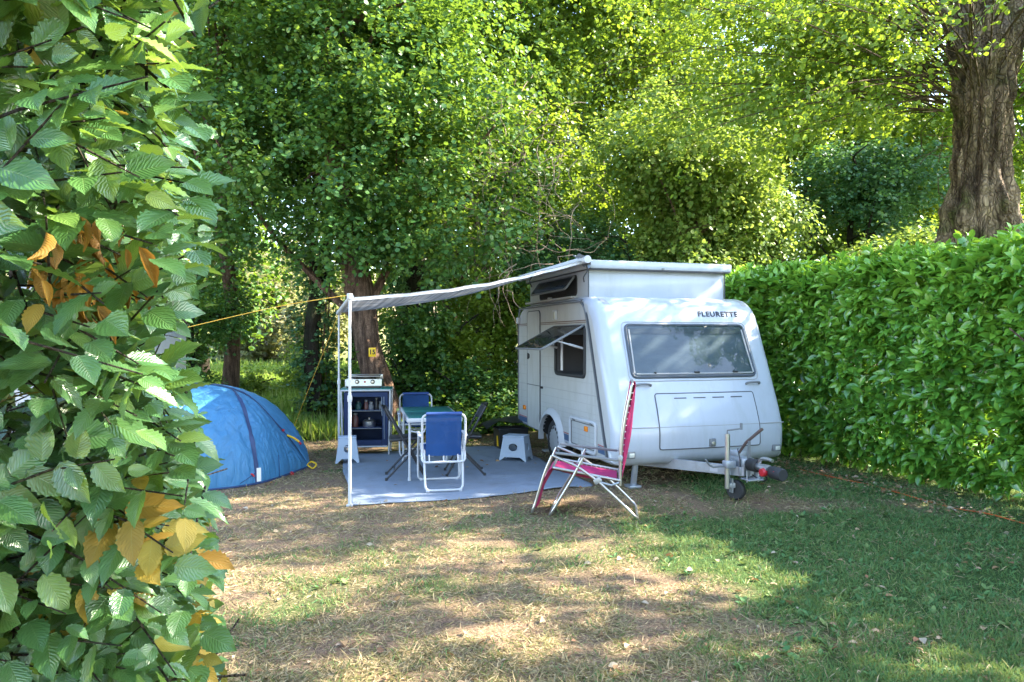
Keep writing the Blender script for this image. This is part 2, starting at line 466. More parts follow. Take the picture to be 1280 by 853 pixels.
M['mat_grey'] = mat('mat_grey', (0.21, 0.25, 0.305), 0.85, var=0.10, scale=3, bump=0.35, bscale=220, dirt=(0.15, 0.145, 0.13), dirt_amt=0.5, dirt_scale=4)

LM = {}
LM['hornbeam'] = leaf_mat('hornbeam_leaf', [(0.020, 0.060, 0.022), (0.032, 0.085, 0.026), (0.045, 0.105, 0.028), (0.075, 0.14, 0.028), (0.14, 0.19, 0.03)], (0.26, 0.40, 0.03), 0.27, 0.33, 1.0, veins=True)
LM['hornbeam_yellow'] = leaf_mat('hornbeam_yellow', [(0.34, 0.22, 0.03), (0.40, 0.27, 0.04), (0.22, 0.22, 0.035), (0.30, 0.16, 0.03)], (0.6, 0.42, 0.04), 0.3, 0.5, 0.4, veins=True)
LM['hornbeam_dead'] = leaf_mat('hornbeam_dead', [(0.26, 0.12, 0.02), (0.38, 0.20, 0.025), (0.13, 0.06, 0.02), (0.32, 0.17, 0.03)], (0.55, 0.28, 0.04), 0.25, 0.6, 0.3, veins=True)
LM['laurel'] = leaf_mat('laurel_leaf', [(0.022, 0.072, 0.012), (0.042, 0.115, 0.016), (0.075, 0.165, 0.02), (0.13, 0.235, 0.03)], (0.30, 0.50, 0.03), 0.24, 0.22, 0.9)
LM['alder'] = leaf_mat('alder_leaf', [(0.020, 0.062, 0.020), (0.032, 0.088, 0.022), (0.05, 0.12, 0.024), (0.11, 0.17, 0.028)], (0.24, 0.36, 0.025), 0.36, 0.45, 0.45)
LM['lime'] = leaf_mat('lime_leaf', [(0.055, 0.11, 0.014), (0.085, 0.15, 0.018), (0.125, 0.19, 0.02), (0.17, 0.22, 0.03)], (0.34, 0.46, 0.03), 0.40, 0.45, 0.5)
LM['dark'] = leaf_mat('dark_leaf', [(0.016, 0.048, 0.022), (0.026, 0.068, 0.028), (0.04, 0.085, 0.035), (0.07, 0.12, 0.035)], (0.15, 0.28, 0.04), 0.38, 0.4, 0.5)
LM['willow'] = leaf_mat('willow_leaf', [(0.05, 0.10, 0.022), (0.085, 0.145, 0.03), (0.13, 0.18, 0.04), (0.18, 0.21, 0.06)], (0.32, 0.42, 0.05), 0.42, 0.5, 0.4)
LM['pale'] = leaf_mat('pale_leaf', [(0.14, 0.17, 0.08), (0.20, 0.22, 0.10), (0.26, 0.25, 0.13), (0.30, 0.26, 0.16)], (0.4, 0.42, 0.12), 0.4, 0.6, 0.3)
LM['meadow'] = leaf_mat('meadow_grass', [(0.065, 0.13, 0.02), (0.10, 0.185, 0.025), (0.16, 0.23, 0.04), (0.28, 0.27, 0.10)], (0.34, 0.46, 0.05), 0.4, 0.55, 0.3)
LM['lawn'] = leaf_mat('lawn_blade', [(0.065, 0.18, 0.06), (0.10, 0.215, 0.065), (0.17, 0.235, 0.07), (0.24, 0.19, 0.10), (0.38, 0.29, 0.17), (0.52, 0.41, 0.23)], (0.22, 0.26, 0.07), 0.28, 0.6, 0.25)
LM['litter'] = leaf_mat('dead_leaf', [(0.22, 0.11, 0.05), (0.34, 0.22, 0.11), (0.42, 0.36, 0.26), (0.30, 0.13, 0.06)], (0.4, 0.2, 0.08), 0.15, 0.7, 0.3)
BK = {}
BK['brown'] = bark_mat('bark_brown', (0.06, 0.036, 0.024), (0.34, 0.215, 0.145), 16, 0.16, 1.0)
BK['grey'] = bark_mat('bark_grey', (0.05, 0.04, 0.03), (0.24, 0.20, 0.155), 12, 0.2, 0.9, moss=(0.05, 0.075, 0.018))
BK['dark'] = bark_mat('bark_dark', (0.018, 0.015, 0.011), (0.075, 0.06, 0.045), 16, 0.2, 0.8, moss=(0.03, 0.05, 0.015))
BK['pollard'] = bark_mat('bark_pollard', (0.045, 0.028, 0.016), (0.46, 0.33, 0.22), 7, 0.16, 1.3, moss=(0.06, 0.065, 0.015))
BK['twig'] = bark_mat('bark_twig', (0.05, 0.035, 0.02), (0.15, 0.10, 0.06), 20, 0.3, 0.4)
BK['dry'] = bark_mat('bark_dry', (0.20, 0.15, 0.11), (0.36, 0.28, 0.22), 20, 0.3, 0.4)

# ------------------------------------------------------------------ leaves
def tpl_leaf6():
    v = np.array([(0, 0, 0), (.30, .44, .10), (.72, .36, .06), (1, 0, -.04), (.72, -.36, .06), (.30, -.44, .10)], float)
    return v, np.array([(0, 3, 2, 1), (0, 5, 4, 3)])
def tpl_round():
    v = np.array([(0, 0, 0), (.22, .46, .08), (.72, .52, .05), (.98, .12, -.02), (.98, -.12, -.02), (.72, -.52, .05), (.22, -.46, .08), (.55, 0, -.02)], float)
    return v, np.array([(0, 7, 2, 1), (7, 4, 3, 2), (0, 6, 5, 7), (7, 5, 4, 4)])
def tpl_grid(nl, nw, width, serr=0.0, fold=0.12, droop=0.15, pleat=0.0, roll=0.0, p=0.9):
    """surface leaf with nl x nw cells"""
    vs = []; uv = []
    for i in range(nl + 1):
        t = i / nl
        w = width * (math.sin(PI * min(1, t ** p)) ** (0.58 + 0.55 * t)) if 0 < t < 1 else 0.02 * width
        if serr and 0 < t < 1: w *= 1 + serr * (1 if i % 2 else -1)
        for j in range(nw + 1):
            s = (j / nw - 0.5) * 2
            y = s * w * 0.5
            z = abs(s) * fold * w - droop * t * t + (pleat * (1 if i % 2 else -1) * abs(s) * w if 0 < t < 1 else 0)
            x = t - 0.04 * abs(s) * 0 + abs(s) * 0.05
            if roll:
                a = roll * s
                y = math.sin(a) / max(abs(roll), 1e-3) * w * 0.5; z = (1 - math.cos(a)) / abs(roll) * w * 0.5 - droop * t * t
            vs.append((x, y, z)); uv.append((t, j / nw))
    w_ = nw + 1
    fs = [(i * w_ + j, (i + 1) * w_ + j, (i + 1) * w_ + j + 1, i * w_ + j + 1) for i in range(nl) for j in range(nw)]
    return np.array(vs, float), np.array(fs), np.array(uv, float)

def nrm_(a): return a / np.maximum(np.linalg.norm(a, axis=1, keepdims=True), 1e-9)

def leaves_mesh(name, P, D, Nn, S, tpl, rnd=None, wid=None):
    """one mesh of len(P) leaves. D = length direction, Nn = approx normal"""
    tv, tf = tpl[0], tpl[1]
    n = len(P); k = len(tv)
    D = nrm_(D); B = nrm_(np.cross(Nn, D)); Z = np.cross(D, B)
    S = np.asarray(S, float).reshape(-1, 1) * np.ones((n, 1))
    W = S if wid is None else np.asarray(wid, float).reshape(-1, 1) * np.ones((n, 1))
    V = P[:, None, :] + tv[None, :, 0:1] * (D * S)[:, None, :] + tv[None, :, 1:2] * (B * W)[:, None, :] + tv[None, :, 2:3] * (Z * W)[:, None, :]
    V = V.reshape(-1, 3).astype(np.float32)
    F = (tf[None] + (np.arange(n) * k)[:, None, None]).reshape(-1, tf.shape[1])
    me = bpy.data.meshes.new(name)
    me.vertices.add(len(V)); me.vertices.foreach_set('co', V.ravel())
    nf, fk = F.shape
    me.loops.add(nf * fk); me.loops.foreach_set('vertex_index', F.ravel().astype(np.int32))
    me.polygons.add(nf); me.polygons.foreach_set('loop_start', np.arange(0, nf * fk, fk, dtype=np.int32))
    try: me.polygons.foreach_set('loop_total', np.full(nf, fk, dtype=np.int32))
    except Exception: pass
    if rnd is None: rnd = rng.random(n)
    at = me.attributes.new('rnd', 'FLOAT', 'FACE')
    at.data.foreach_set('value', np.repeat(rnd, len(tf)).astype(np.float32))
    if len(tpl) > 2:
        ul = me.uv_layers.new(name='UVMap')
        ul.data.foreach_set('uv', np.tile(tpl[2][tf.ravel()], (n, 1)).ravel().astype(np.float32))
        me.polygons.foreach_set('use_smooth', np.ones(nf, dtype=bool))
    me.update(calc_edges=True)
    me.validate()
    return me

LEAF6 = tpl_leaf6()
def tpl_simple_round():
    v = np.array([(0, 0, 0), (.25, .46, .09), (.78, .46, .05), (1, 0, -.03), (.78, -.46, .05), (.25, -.46, .09)], float)
    return v, np.array([(0, 3, 2, 1), (0, 5, 4, 3)])
ROUND6 = tpl_simple_round()

def rand_dirs(n):
    a = rng.normal(size=(n, 3)); return nrm_(a)

def sprays(centers, outward, n_twig, n_leaf, L, size, droop=0.25, flat=0.5, jit=0.05, rndbase=None, thin=1.0):
    """leafy twigs around each centre: returns P, D, N, S, rnd"""
    m = len(centers)
    c = np.repeat(centers, n_twig, 0); o = np.repeat(outward, n_twig, 0)
    d = rand_dirs(len(c)); d[:, 2] *= flat
    d = nrm_(nrm_(d) + 0.75 * o)
    d[:, 2] -= droop * rng.random(len(d))
    Lt = L * rng.uniform(0.5, 1.2, len(c))
    base = c + rng.normal(size=c.shape) * L * 0.28
    t = rng.random((len(c), n_leaf))
    P = base[:, None, :] + d[:, None, :] * (t * Lt[:, None])[:, :, None]
    P[:, :, 2] -= droop * 0.5 * (t ** 2) * Lt[:, None]
    P = P.reshape(-1, 3)
    dd = np.repeat(d, n_leaf, 0)
    side = nrm_(np.cross(dd, np.array([0, 0, 1.0]) + 0 * dd))
    sgn = rng.choice([-1, 1], len(P))[:, None]
    D = nrm_(dd * 0.6 + side * sgn * 0.8 + rng.normal(size=P.shape) * 0.35 - np.array([0, 0, droop]))
    P = P + rng.normal(size=P.shape) * jit
    Nn = nrm_(np.array([0, 0, 1.0]) + 0.35 * np.repeat(o, n_leaf, 0) + rng.normal(size=P.shape) * 0.55)
    S = size * rng.uniform(0.6, 1.25, len(P))
    cl = rng.random(m) if rndbase is None else rndbase
    r = np.clip(0.55 * np.repeat(np.repeat(cl, n_twig), n_leaf) + 0.45 * rng.random(len(P)) + rng.normal(size=len(P)) * 0.08, 0, 1)
    return P, D, Nn, S, r

def crown_points(lobes, n, shell=0.55):
    """cluster centres in noisy ellipsoid lobes + outward dirs"""
    vol = np.array([l[3] * l[4] * l[5] for l in lobes]) ** 0.67
    idx = rng.choice(len(lobes), n, p=vol / vol.sum())
    lb = np.array(lobes)[idx]
    d = rand_dirs(n)
    nz = np.array([mnoise.noise(Vector(q * 1.7 + i * 3.1)) for q, i in zip(d, idx)])
    r = (shell + (1 - shell) * rng.random(n) ** 0.6) * (1 + 0.38 * nz)
    P = lb[:, :3] + d * lb[:, 3:6] * r[:, None]
    return P, nrm_(d * (1.0 / lb[:, 3:6]))

def trunk_mesh(path, radii, n=14, rough=0.12, seed=0, ridges=5):
    """bark tube with uneven girth"""
    mb = MB()
    pts = bez(path, 7)
    m = len(pts)
    rr = np.interp(np.linspace(0, len(radii) - 1, m), range(len(radii)), radii)
    mb.tube(pts, list(rr), n)
    for i in range(m):
        c = pts[i]
        for k in range(n):
            p = Vector(mb.v[i * n + k]); d = p - c
            q = Vector((math.cos(2 * PI * k / n) * 1.3, math.sin(2 * PI * k / n) * 1.3, c.z * 0.6 + seed))
            f = 1 + rough * (mnoise.noise(q * 1.6) * 1.4 + 0.6 * mnoise.noise(q * 4 + Vector((0, 0, seed))))
            mb.v[i * n + k] = tuple(c + d * f)
    return mb

def add_limbs(mb, lobes, trunk_pts, rbase, per=3, seed=1):
    rs = random.Random(seed)
    for lb in lobes:
        if lb[2] < 4.0 and len(lobes) == 9: continue
        for q in range(per):
            tgt = Vector((lb[0] + rs.gauss(0, lb[3] * 0.45), lb[1] + rs.gauss(0, lb[4] * 0.45), lb[2] + rs.gauss(0, lb[5] * 0.4)))
            below = [p for p in trunk_pts if p.z < tgt.z - 0.2] or [trunk_pts[0]]
            st = below[-1] if rs.random() < 0.5 else rs.choice(below[len(below) // 2:])
            mid = st.lerp(tgt, 0.5) + Vector((rs.gauss(0, .2), rs.gauss(0, .2), rs.uniform(0, .5)))
            pts = bez([st, st.lerp(mid, .5) + Vector((rs.gauss(0, .08), rs.gauss(0, .08), .05)), mid, tgt], 4)
            k = len(pts)
            r0 = rbase * rs.uniform(.16, .4)
            mb.tube(pts, [r0 * (1 - .85 * i / (k - 1)) + .006 for i in range(k)], 5)

def tree(name, label, base, path, radii, lobes, leaf, nclus, nt, nl, size, L=0.55, bark='grey', group=None,
         droop=0.25, tpl=ROUND6, shell=0.5, cat='tree', limbs=3, rough=0.12, seed=0, flat=0.5, trunk_n=12):
    root = empty(name, base, 0, label, cat, group)
    tb = trunk_mesh(path, radii, trunk_n, rough, seed)
    add_limbs(tb, lobes, bez(path, 7), radii[0], limbs, seed + 5)
    tb.build('trunk', BK[bark], root, smooth=60, fixn=False)
    P, O = crown_points(lobes, nclus, shell)
    q = sprays(P, O, nt, nl, L, size, droop, flat)
    me = leaves_mesh('crown', q[0], q[1], q[2], q[3], tpl, q[4])
    o = link_mesh('crown', me, LM[leaf], root)
    return root

# ------------------------------------------------------------------ render, world, camera
scene.render.engine = 'CYCLES'
scene.cycles.use_denoising = True
try: scene.cycles.denoiser = 'OPENIMAGEDENOISE'
except Exception: pass
scene.cycles.max_bounces = 8
scene.cycles.diffuse_bounces = 5
scene.cycles.glossy_bounces = 3
scene.cycles.transmission_bounces = 5
scene.cycles.transparent_max_bounces = 10
scene.cycles.sample_clamp_indirect = 6
scene.view_settings.view_transform = 'Standard'
scene.view_settings.look = 'None'
scene.view_settings.exposure = 2.9
scene.view_settings.gamma = 1.0
scene.view_settings.use_curve_mapping = False

SUN = Vector((0.77, 0.17, 0.60)).normalized()      # towards the sun
el = math.asin(SUN.z); az = math.atan2(SUN.x, SUN.y)
w = bpy.data.worlds.new('World'); scene.world = w; w.use_nodes = True
wn = w.node_tree.nodes; wl = w.node_tree.links
sky = wn.new('ShaderNodeTexSky'); sky.sky_type = 'NISHITA'; sky.sun_disc = False
sky.sun_elevation = el; sky.sun_rotation = az
wl.new(sky.outputs['Color'], wn['Background'].inputs['Color'])
wn['Background'].inputs['Strength'].default_value = 0.15
sl = bpy.data.lights.new('sun', 'SUN'); sl.energy = 4.6; sl.angle = R(0.5); sl.color = (1.0, 0.90, 0.74)
so = bpy.data.objects.new('sun', sl); C.objects.link(so)
so.rotation_euler = (-SUN).to_track_quat('-Z', 'Y').to_euler()
so.location = SUN * 30

cam = bpy.data.cameras.new('camera'); co = bpy.data.objects.new('camera', cam); C.objects.link(co)
cam.sensor_width = 36; cam.lens = 36 * 900 / 1280; cam.clip_end = 1000; cam.clip_start = 0.05
co.location = (0, 0, 1.6); co.rotation_euler = (R(90), 0, 0); cam.shift_y = -2.5 / 1280
scene.camera = co

# ================================================================== GROUND
def terrain(x, y):
    """height of the ground (numpy)"""
    h = 0.05 * (fbm2(x * 0.35 + 5, y * 0.35 + 9, 3) - 0.5) * smooth01(y, 10, 16)
    h = h + 0.022 * (fbm2(x * 1.7, y * 1.7, 3) - 0.5)
    back = smooth01(y, 34, 75) * 9.0 * (1 - 0.35 * smooth01(x, -30, 40))
    flat = np.where((x > -3) & (x < 4) & (y > 6) & (y < 12), 0.3, 1.0)
    return h * flat + back

def greenness(x, y):
    """1 = living grass, 0 = worn straw / soil"""
    g = fbm2(x * 0.55 + 3, y * 0.55 + 1, 3) * 0.55 + fbm2(x * 2.3, y * 2.3, 4) * 0.45
    right = smooth01(x - 0.10 * (y - 5), 0.2, 2.4)
    worn = 1 - smooth01(np.abs(y - 7.0 - 0.2 * x), 0.2, 1.6)
    g = g + 0.20 * right - 0.15 * (1 - right) - 0.05 * worn * (1 - right)
    g = g - 0.22 * np.exp(-(((x - 2.3) / 0.7) ** 2 + ((y - 6.9) / 0.5) ** 2)) - 0.16 * np.exp(-(((x - 1.9) / 0.5) ** 2 + ((y - 3.9) / 0.3) ** 2))
    g = smooth01(g, 0.37, 0.66)
    return np.maximum(g, smooth01(y, 11.5, 13.5))

def axis(dense0, dense1, step, lo, hi):
    a = list(np.arange(dense0, dense1 + 1e-6, step))
    s = step; p = dense0
    left = []
    while p > lo:
        s *= 1.18; p -= s; left.append(p)
    s = step; p = a[-1]
    while p < hi:
        s *= 1.18; p += s; a.append(p)
    return np.array(left[::-1] + a)
gx = axis(-5.5, 6.5, 0.055, -400, 400); gy = axis(2.6, 12.5, 0.055, -60, 500)
GX, GY = np.meshgrid(gx, gy, indexing='ij')
GZ = terrain(GX, GY)
nv_, nu_ = len(gy), len(gx)
V = np.stack([GX, GY, GZ], -1).reshape(-1, 3)
ii, jj = np.meshgrid(np.arange(nu_ - 1), np.arange(nv_ - 1), indexing='ij')
q = (ii * nv_ + jj).ravel()
F = np.stack([q, q + nv_, q + nv_ + 1, q + 1], -1)
me = bpy.data.meshes.new('ground')
me.vertices.add(len(V)); me.vertices.foreach_set('co', V.astype(np.float32).ravel())
me.loops.add(F.size); me.loops.foreach_set('vertex_index', F.astype(np.int32).ravel())
me.polygons.add(len(F)); me.polygons.foreach_set('loop_start', np.arange(0, F.size, 4, dtype=np.int32))
me.polygons.foreach_set('use_smooth', np.ones(len(F), dtype=bool))
at = me.attributes.new('green', 'FLOAT', 'POINT')
at.data.foreach_set('value', greenness(GX, GY).ravel().astype(np.float32))
me.update(calc_edges=True)
def ground_mat():
    m, nt, N, L, b = newmat('ground')
    at = N.new('ShaderNodeAttribute'); at.attribute_name = 'green'
    tc = N.new('ShaderNodeTexCoord')
    def noise(scale, det=6, rough=0.6):
        n = N.new('ShaderNodeTexNoise'); n.inputs['Scale'].default_value = scale; n.inputs['Detail'].default_value = det; n.inputs['Roughness'].default_value = rough
        L.new(tc.outputs['Object'], n.inputs['Vector']); return n.outputs['Fac']
    def ramp(f, stops):
        r = N.new('ShaderNodeValToRGB'); L.new(f, r.inputs['Fac']); e = r.color_ramp.elements
        e[0].position, e[0].color = stops[0][0], rgb(stops[0][1]); e[1].position, e[1].color = stops[-1][0], rgb(stops[-1][1])
        for p, c in stops[1:-1]:
            x = e.new(p); x.color = rgb(c)
        return r.outputs['Color']
    def mix(f, a, c):
        n = N.new('ShaderNodeMix'); n.data_type = 'RGBA'; L.new(f, n.inputs['Factor']); L.new(a, n.inputs['A']); L.new(c, n.inputs['B']); return n.outputs['Result']
    fine = noise(55, 8, 0.75); mid = noise(6, 6)
    dry = ramp(fine, [(0.34, (0.075, 0.05, 0.035)), (0.48, (0.20, 0.135, 0.085)), (0.66, (0.40, 0.29, 0.175))])
    soil = ramp(fine, [(0.34, (0.07, 0.042, 0.032)), (0.7, (0.31, 0.20, 0.145))])
    sf = N.new('ShaderNodeMapRange'); sf.inputs['From Min'].default_value = 0.52; sf.inputs['From Max'].default_value = 0.68
    L.new(mid, sf.inputs['Value'])
    base = mix(sf.outputs['Result'], dry, soil)
    grn = ramp(fine, [(0.3, (0.025, 0.05, 0.014)), (0.55, (0.055, 0.10, 0.025)), (0.75, (0.14, 0.16, 0.055))])
    col = mix(at.outputs['Fac'], base, grn)
    # far meadow and hillside: pale, sun-bleached grass
    sx = N.new('ShaderNodeSeparateXYZ'); L.new(tc.outputs['Object'], sx.inputs['Vector'])
    fr = N.new('ShaderNodeMapRange'); fr.inputs['From Min'].default_value = 30; fr.inputs['From Max'].default_value = 48
    L.new(sx.outputs['Y'], fr.inputs['Value'])
    hill = ramp(noise(0.12, 5), [(0.4, (0.16, 0.20, 0.06)), (0.55, (0.36, 0.32, 0.16)), (0.7, (0.44, 0.34, 0.24))])
    col = mix(fr.outputs['Result'], col, hill)
    L.new(col, b.inputs['Base Color'])
    b.inputs['Roughness'].default_value = 0.95; b.inputs['Specular IOR Level'].default_value = 0.15
    bp = N.new('ShaderNodeBump'); bp.inputs['Strength'].default_value = 0.9; bp.inputs['Distance'].default_value = 0.03
    L.new(fine, bp.inputs['Height']); L.new(bp.outputs['Normal'], b.inputs['Normal'])
    return m
g = link_mesh('ground', me, ground_mat()); tag(g, 'worn camping pitch with dry straw and green grass patches', 'ground', kind='structure')

# lawn blades: denser close by
def lawn():
    n = 520000
    y = 3.2 + (11.5 - 3.2) * rng.random(n) ** 1.6
    x = rng.uniform(-0.80, 0.80, n) * y
    gq = greenness(x, y)
    cl = fbm2(x * 5, y * 5, 3)
    keep = rng.random(n) < np.clip(0.55 + 0.45 * gq, 0, 1) * np.clip((cl - 0.25) * 2.4, 0.12, 1)
    # not on the groundsheet or under tent
    O2 = np.array([1.0, 7.74]); 
    keep &= ~((y > MAT_LINE(x)) & (x > -2.15 - 0 * y) & (x < 1.0 - 0.31 * (y - 7.7)) & (y < 10.6) & (x > -1.5 - 0.27 * (y - 6.86)))
    x, y, gq = x[keep], y[keep], gq[keep]; n = len(x)
    isg = rng.random(n) < gq * 0.80 + 0.04
    P = np.stack([x, y, terrain(x, y) - 0.002], -1)
    D = rng.normal(size=(n, 3)); D[:, 2] = np.where(isg, np.abs(D[:, 2]) * 0.8 + 0.55, np.abs(D[:, 2]) * 0.22 + 0.05)
    ln = np.where(isg, rng.uniform(0.02, 0.062, n), rng.uniform(0.025, 0.085, n))
    r = np.where(isg, rng.uniform(0, 0.45, n), rng.uniform(0.5, 1, n))
    Nn = rng.normal(size=(n, 3)); Nn[:, 2] += 0.8
    tv = np.array([(0, -.5, 0), (0, .5, 0), (.6, .35, .0), (.6, -.35, .0), (1, 0, -.2)])
    tf = np.array([(0, 1, 2, 3), (3, 2, 4, 4)])
    tv2 = np.array([(0, -.5, 0), (0, .5, 0), (.65, .3, .3), (1, 0, -1.2)])
    me = leaves_mesh('grass', P, D, Nn, ln, (tv2, np.array([(0, 1, 2, 3)])), r, rng.uniform(0.0025, 0.0055, n) * (0.75 + 0.06 * y))
    o = link_mesh('grass', me, LM['lawn'])
    tag(o, 'short mown grass and straw blades over the pitch', 'grass', kind='stuff')
    # broad weeds (plantain, clover) in tufts
    n = 2600
    y = 3.3 + 6.5 * rng.random(n) ** 1.5; x = rng.uniform(-0.5, 0.78, n) * y
    k = (greenness(x, y) > 0.45) & ~((x < 1.0) & (y > MAT_LINE(x) - 0.05)) & (fbm2(x * 2.1 + 7, y * 2.1, 3) > 0.5)
    x, y = x[k], y[k]
    m = 5
    P = np.repeat(np.stack([x, y, terrain(x, y)], -1), m, 0); n = len(P)
    a = rng.uniform(0, 2 * PI, n)
    D = np.stack([np.cos(a), np.sin(a), rng.uniform(.15, .9, n)], -1)
    Nn = np.tile([0, 0, 1.0], (n, 1)) + rng.normal(size=(n, 3)) * .2
    s = rng.uniform(.022, .06, n)
    me = leaves_mesh('weeds', P, D, Nn, s, LEAF6, rng.uniform(0, .4, n), s * rng.uniform(.4, .7, n))
    tag(link_mesh('weeds', me, LM['lawn']), 'small broad-leaved weeds and clover in the lawn', 'weeds', kind='stuff')
    # dead leaf litter
    n = 620
    y = 3.3 + 7.5 * rng.random(n) ** 1.3; x = rng.uniform(-0.62, 0.75, n) * y
    # extra along the laurel hedge foot
    t = rng.random(420); hx = 4.55 - 1.0 * t + rng.normal(size=420) * .18 - .22; hy = 6.5 + 3.2 * t
    x = np.concatenate([x, hx]); y = np.concatenate([y, hy]); n = len(x)
    P = np.stack([x, y, terrain(x, y) + 0.012], -1)
    k = ~((x < 1.0) & (x > -2.2) & (y > MAT_LINE(x) - 0.02) & (rng.random(n) < .6)); P[:, 2] += np.where((x < 1.0) & (x > -2.2) & (y > MAT_LINE(x) - 0.02), .012, 0); P = P[k]; n = len(P)
    a = rng.uniform(0, 2 * PI, n)
    D = np.stack([np.cos(a), np.sin(a), rng.uniform(-.1, .35, n)], -1)
    Nn = np.tile([0, 0, 1.0], (n, 1)) + rng.normal(size=(n, 3)) * .5
    s = rng.uniform(.022, .065, n)
    me = leaves_mesh('leaf_litter', P, D, Nn, s, tpl_grid(4, 2, .6, fold=.25, droop=.2), rng.random(n), s * rng.uniform(.7, 1.3, n))
    tag(link_mesh('leaf_litter', me, LM['litter']), 'scattered dry brown leaves lying on the grass', 'leaf litter', kind='stuff')
def MAT_LINE(x):
    return np.interp(x, [-1.52, -0.25, 0.87], [6.86, 7.28, 7.85])
lawn()

# taller meadow and undergrowth beyond the pitch
def undergrowth():
    n = 26000
    y = 11.4 + 26 * rng.random(n) ** 1.5
    x = rng.uniform(-0.62, 0.3, n) * y
    k = (fbm2(x * 0.8, y * 0.8, 3) > 0.36) | (y > 15)
    k &= ~((y < 12.6) & (x > -1.6) & (x < 2.4))
    x, y = x[k], y[k]; n = len(x)
    P = np.stack([x, y, terrain(x, y)], -1)
    P = np.repeat(P, 5, 0); n = len(P)
    P[:, :2] += rng.normal(size=(n, 2)) * .12
    D = rng.normal(size=(n, 3)) * .42; D[:, 2] = 1
    Nn = rand_dirs(n)
    s = rng.uniform(.12, .42, n) * np.clip(.5 + .04 * P[:, 1], .6, 1.4)
    tv = np.array([(0, -.5, 0), (0, .5, 0), (.55, .45, .4), (1, 0, -1.5)])
    me = leaves_mesh('meadow_grass', P, D, Nn, s, (tv, np.array([(0, 1, 2, 3)])), rng.random(n), rng.uniform(.008, .02, n) * (.5 + .05 * P[:, 1]))
    tag(link_mesh('meadow_grass', me, LM['meadow']), 'tall bright green grass in the sunlit meadow behind the trees', 'grass', kind='stuff')
    n = 1500
    y = 11.3 + 4.2 * rng.random(n); x = rng.uniform(-0.50, 0.22, n) * y
    k = (fbm2(x * 0.7 + 4, y * 0.7, 3) > 0.40) & ~((x > -2.6) & (x < -1.5) & (y < 12.2)) & ~((x / y > -.40) & (x / y < -.225) & (y > 11.6)); x, y = x[k], y[k]; n = len(x)
    Pc = np.stack([x, y, .10 + .35 * rng.random(n)], -1)
    O = np.tile([0, -.2, .6], (n, 1))
    qq = sprays(Pc, O, 3, 12, .35, .065, .1, .5)
    me = leaves_mesh('undergrowth', qq[0], qq[1], qq[2], qq[3], ROUND6, qq[4])
    tag(link_mesh('undergrowth', me, LM['alder']), 'low leafy undergrowth along the edge of the wood', 'undergrowth', kind='stuff')
undergrowth()

# ================================================================== CARAVAN
TH = 0.30
CU = Vector((-math.sin(TH), math.cos(TH), 0)); CV = Vector((math.cos(TH), math.sin(TH), 0)); CO = Vector((1.0, 7.74, 0))
def cw(v, u, z): return CO + CV * v + CU * u + Vector((0, 0, z))
W = 2.13
FRONT = [(.245, -.10), (.262, -.16), (.30, -.21), (.36, -.245), (.45, -.262), (.60, -.262), (.68, -.25), (.85, -.195), (1.0, -.135), (1.2, -.055), (1.5, .07), (1.76, .175), (1.88, .235), (1.96, .295), (2.02, .37), (2.065, .47), (2.09, .58)]
def bulge(v): return .045 * max(0.0, 1 - ((v - W / 2) / (W / 2)) ** 2)
def fu(z): return float(np.interp(z, [p[0] for p in FRONT], [p[1] for p in FRONT]))
def fs(v, z, off=0.0):
    """point on the caravan's front face"""
    dz = .02; s = (fu(z + dz) - fu(z - dz)) / (2 * dz)
    n = Vector((0, -1, s)).normalized()
    return Vector((v, fu(z) - bulge(v) * float(smooth01(np.array(.55 - fu(z)), 0, .6)) ** .5, z)) + n * off

van = empty('caravan', CO, TH, 'white pop-top touring caravan with a tilted-open side window and drawbar', 'caravan')

def body_mesh():
    prof = [(u, z) for z, u in FRONT]
    prof += [(.9, 2.105), (1.6, 2.11), (2.4, 2.10), (2.85, 2.08), (2.98, 2.04), (3.06, 1.96), (3.10, 1.84), (3.12, 1.5), (3.12, 1.0), (3.11, .6), (3.09, .46), (3.05, .38), (2.97, .335), (2.6, .325), (1.6, .30), (.6, .262), (.1, .245)]
    P = [Vector((a, b)) for a, b in prof]
    m = len(P)
    nr = []
    for i in range(m):
        t = (P[(i + 1) % m] - P[i - 1]).normalized()
        nr.append(Vector((-t.y, t.x)))
    rf = []
    for p in P:
        r = .19 if (p.x < .5 and p.y > .27) else .085
        if p.y < .3: r = .06
        if p.y > 2.0 and p.x >= .4: r = .10
        rf.append(r)
    rings = []
    K = 7
    A = [90 - 90 * k / (K - 1) for k in range(K)]
    rv = .13
    vals = [(rv * (1 - math.sin(R(a))), 1 - math.cos(R(a))) for a in A]
    xs = vals + [(x, 0) for x in np.linspace(rv, W - rv, 9)[1:-1]] + [(W - a, b) for a, b in vals[::-1]]
    vs = []
    for x, ins in xs:
        for i in range(m):
            p = P[i] - nr[i] * (-rf[i] * ins) if False else P[i] - nr[i] * rf[i] * ins
            y = p.x
            wgt = smooth01(np.array(.55 - P[i].x), 0, .6) if P[i].x < .55 and P[i].y > .25 else 0
            y -= bulge(x) * float(wgt > 0) * float(wgt) ** .5
            vs.append((x, y, p.y))
    fsq = []
    for a in range(len(xs) - 1):
        for i in range(m):
            j = (i + 1) % m
            fsq.append((a * m + i, a * m + j, (a + 1) * m + j, (a + 1) * m + i))
    fsq.append(tuple(range(m))); fsq.append(tuple((len(xs) - 1) * m + i for i in range(m - 1, -1, -1)))
    return vs, fsq
bv, bf = body_mesh()
# orientation check: outward normals must point away from the centre line
mb = MB(); mb.add(bv, bf)
body = mb.build('body', M['van_white'], van, smooth=35)
body.data.materials.append(M['dark_inside']); body.data.materials.append(M['interior_grey'])

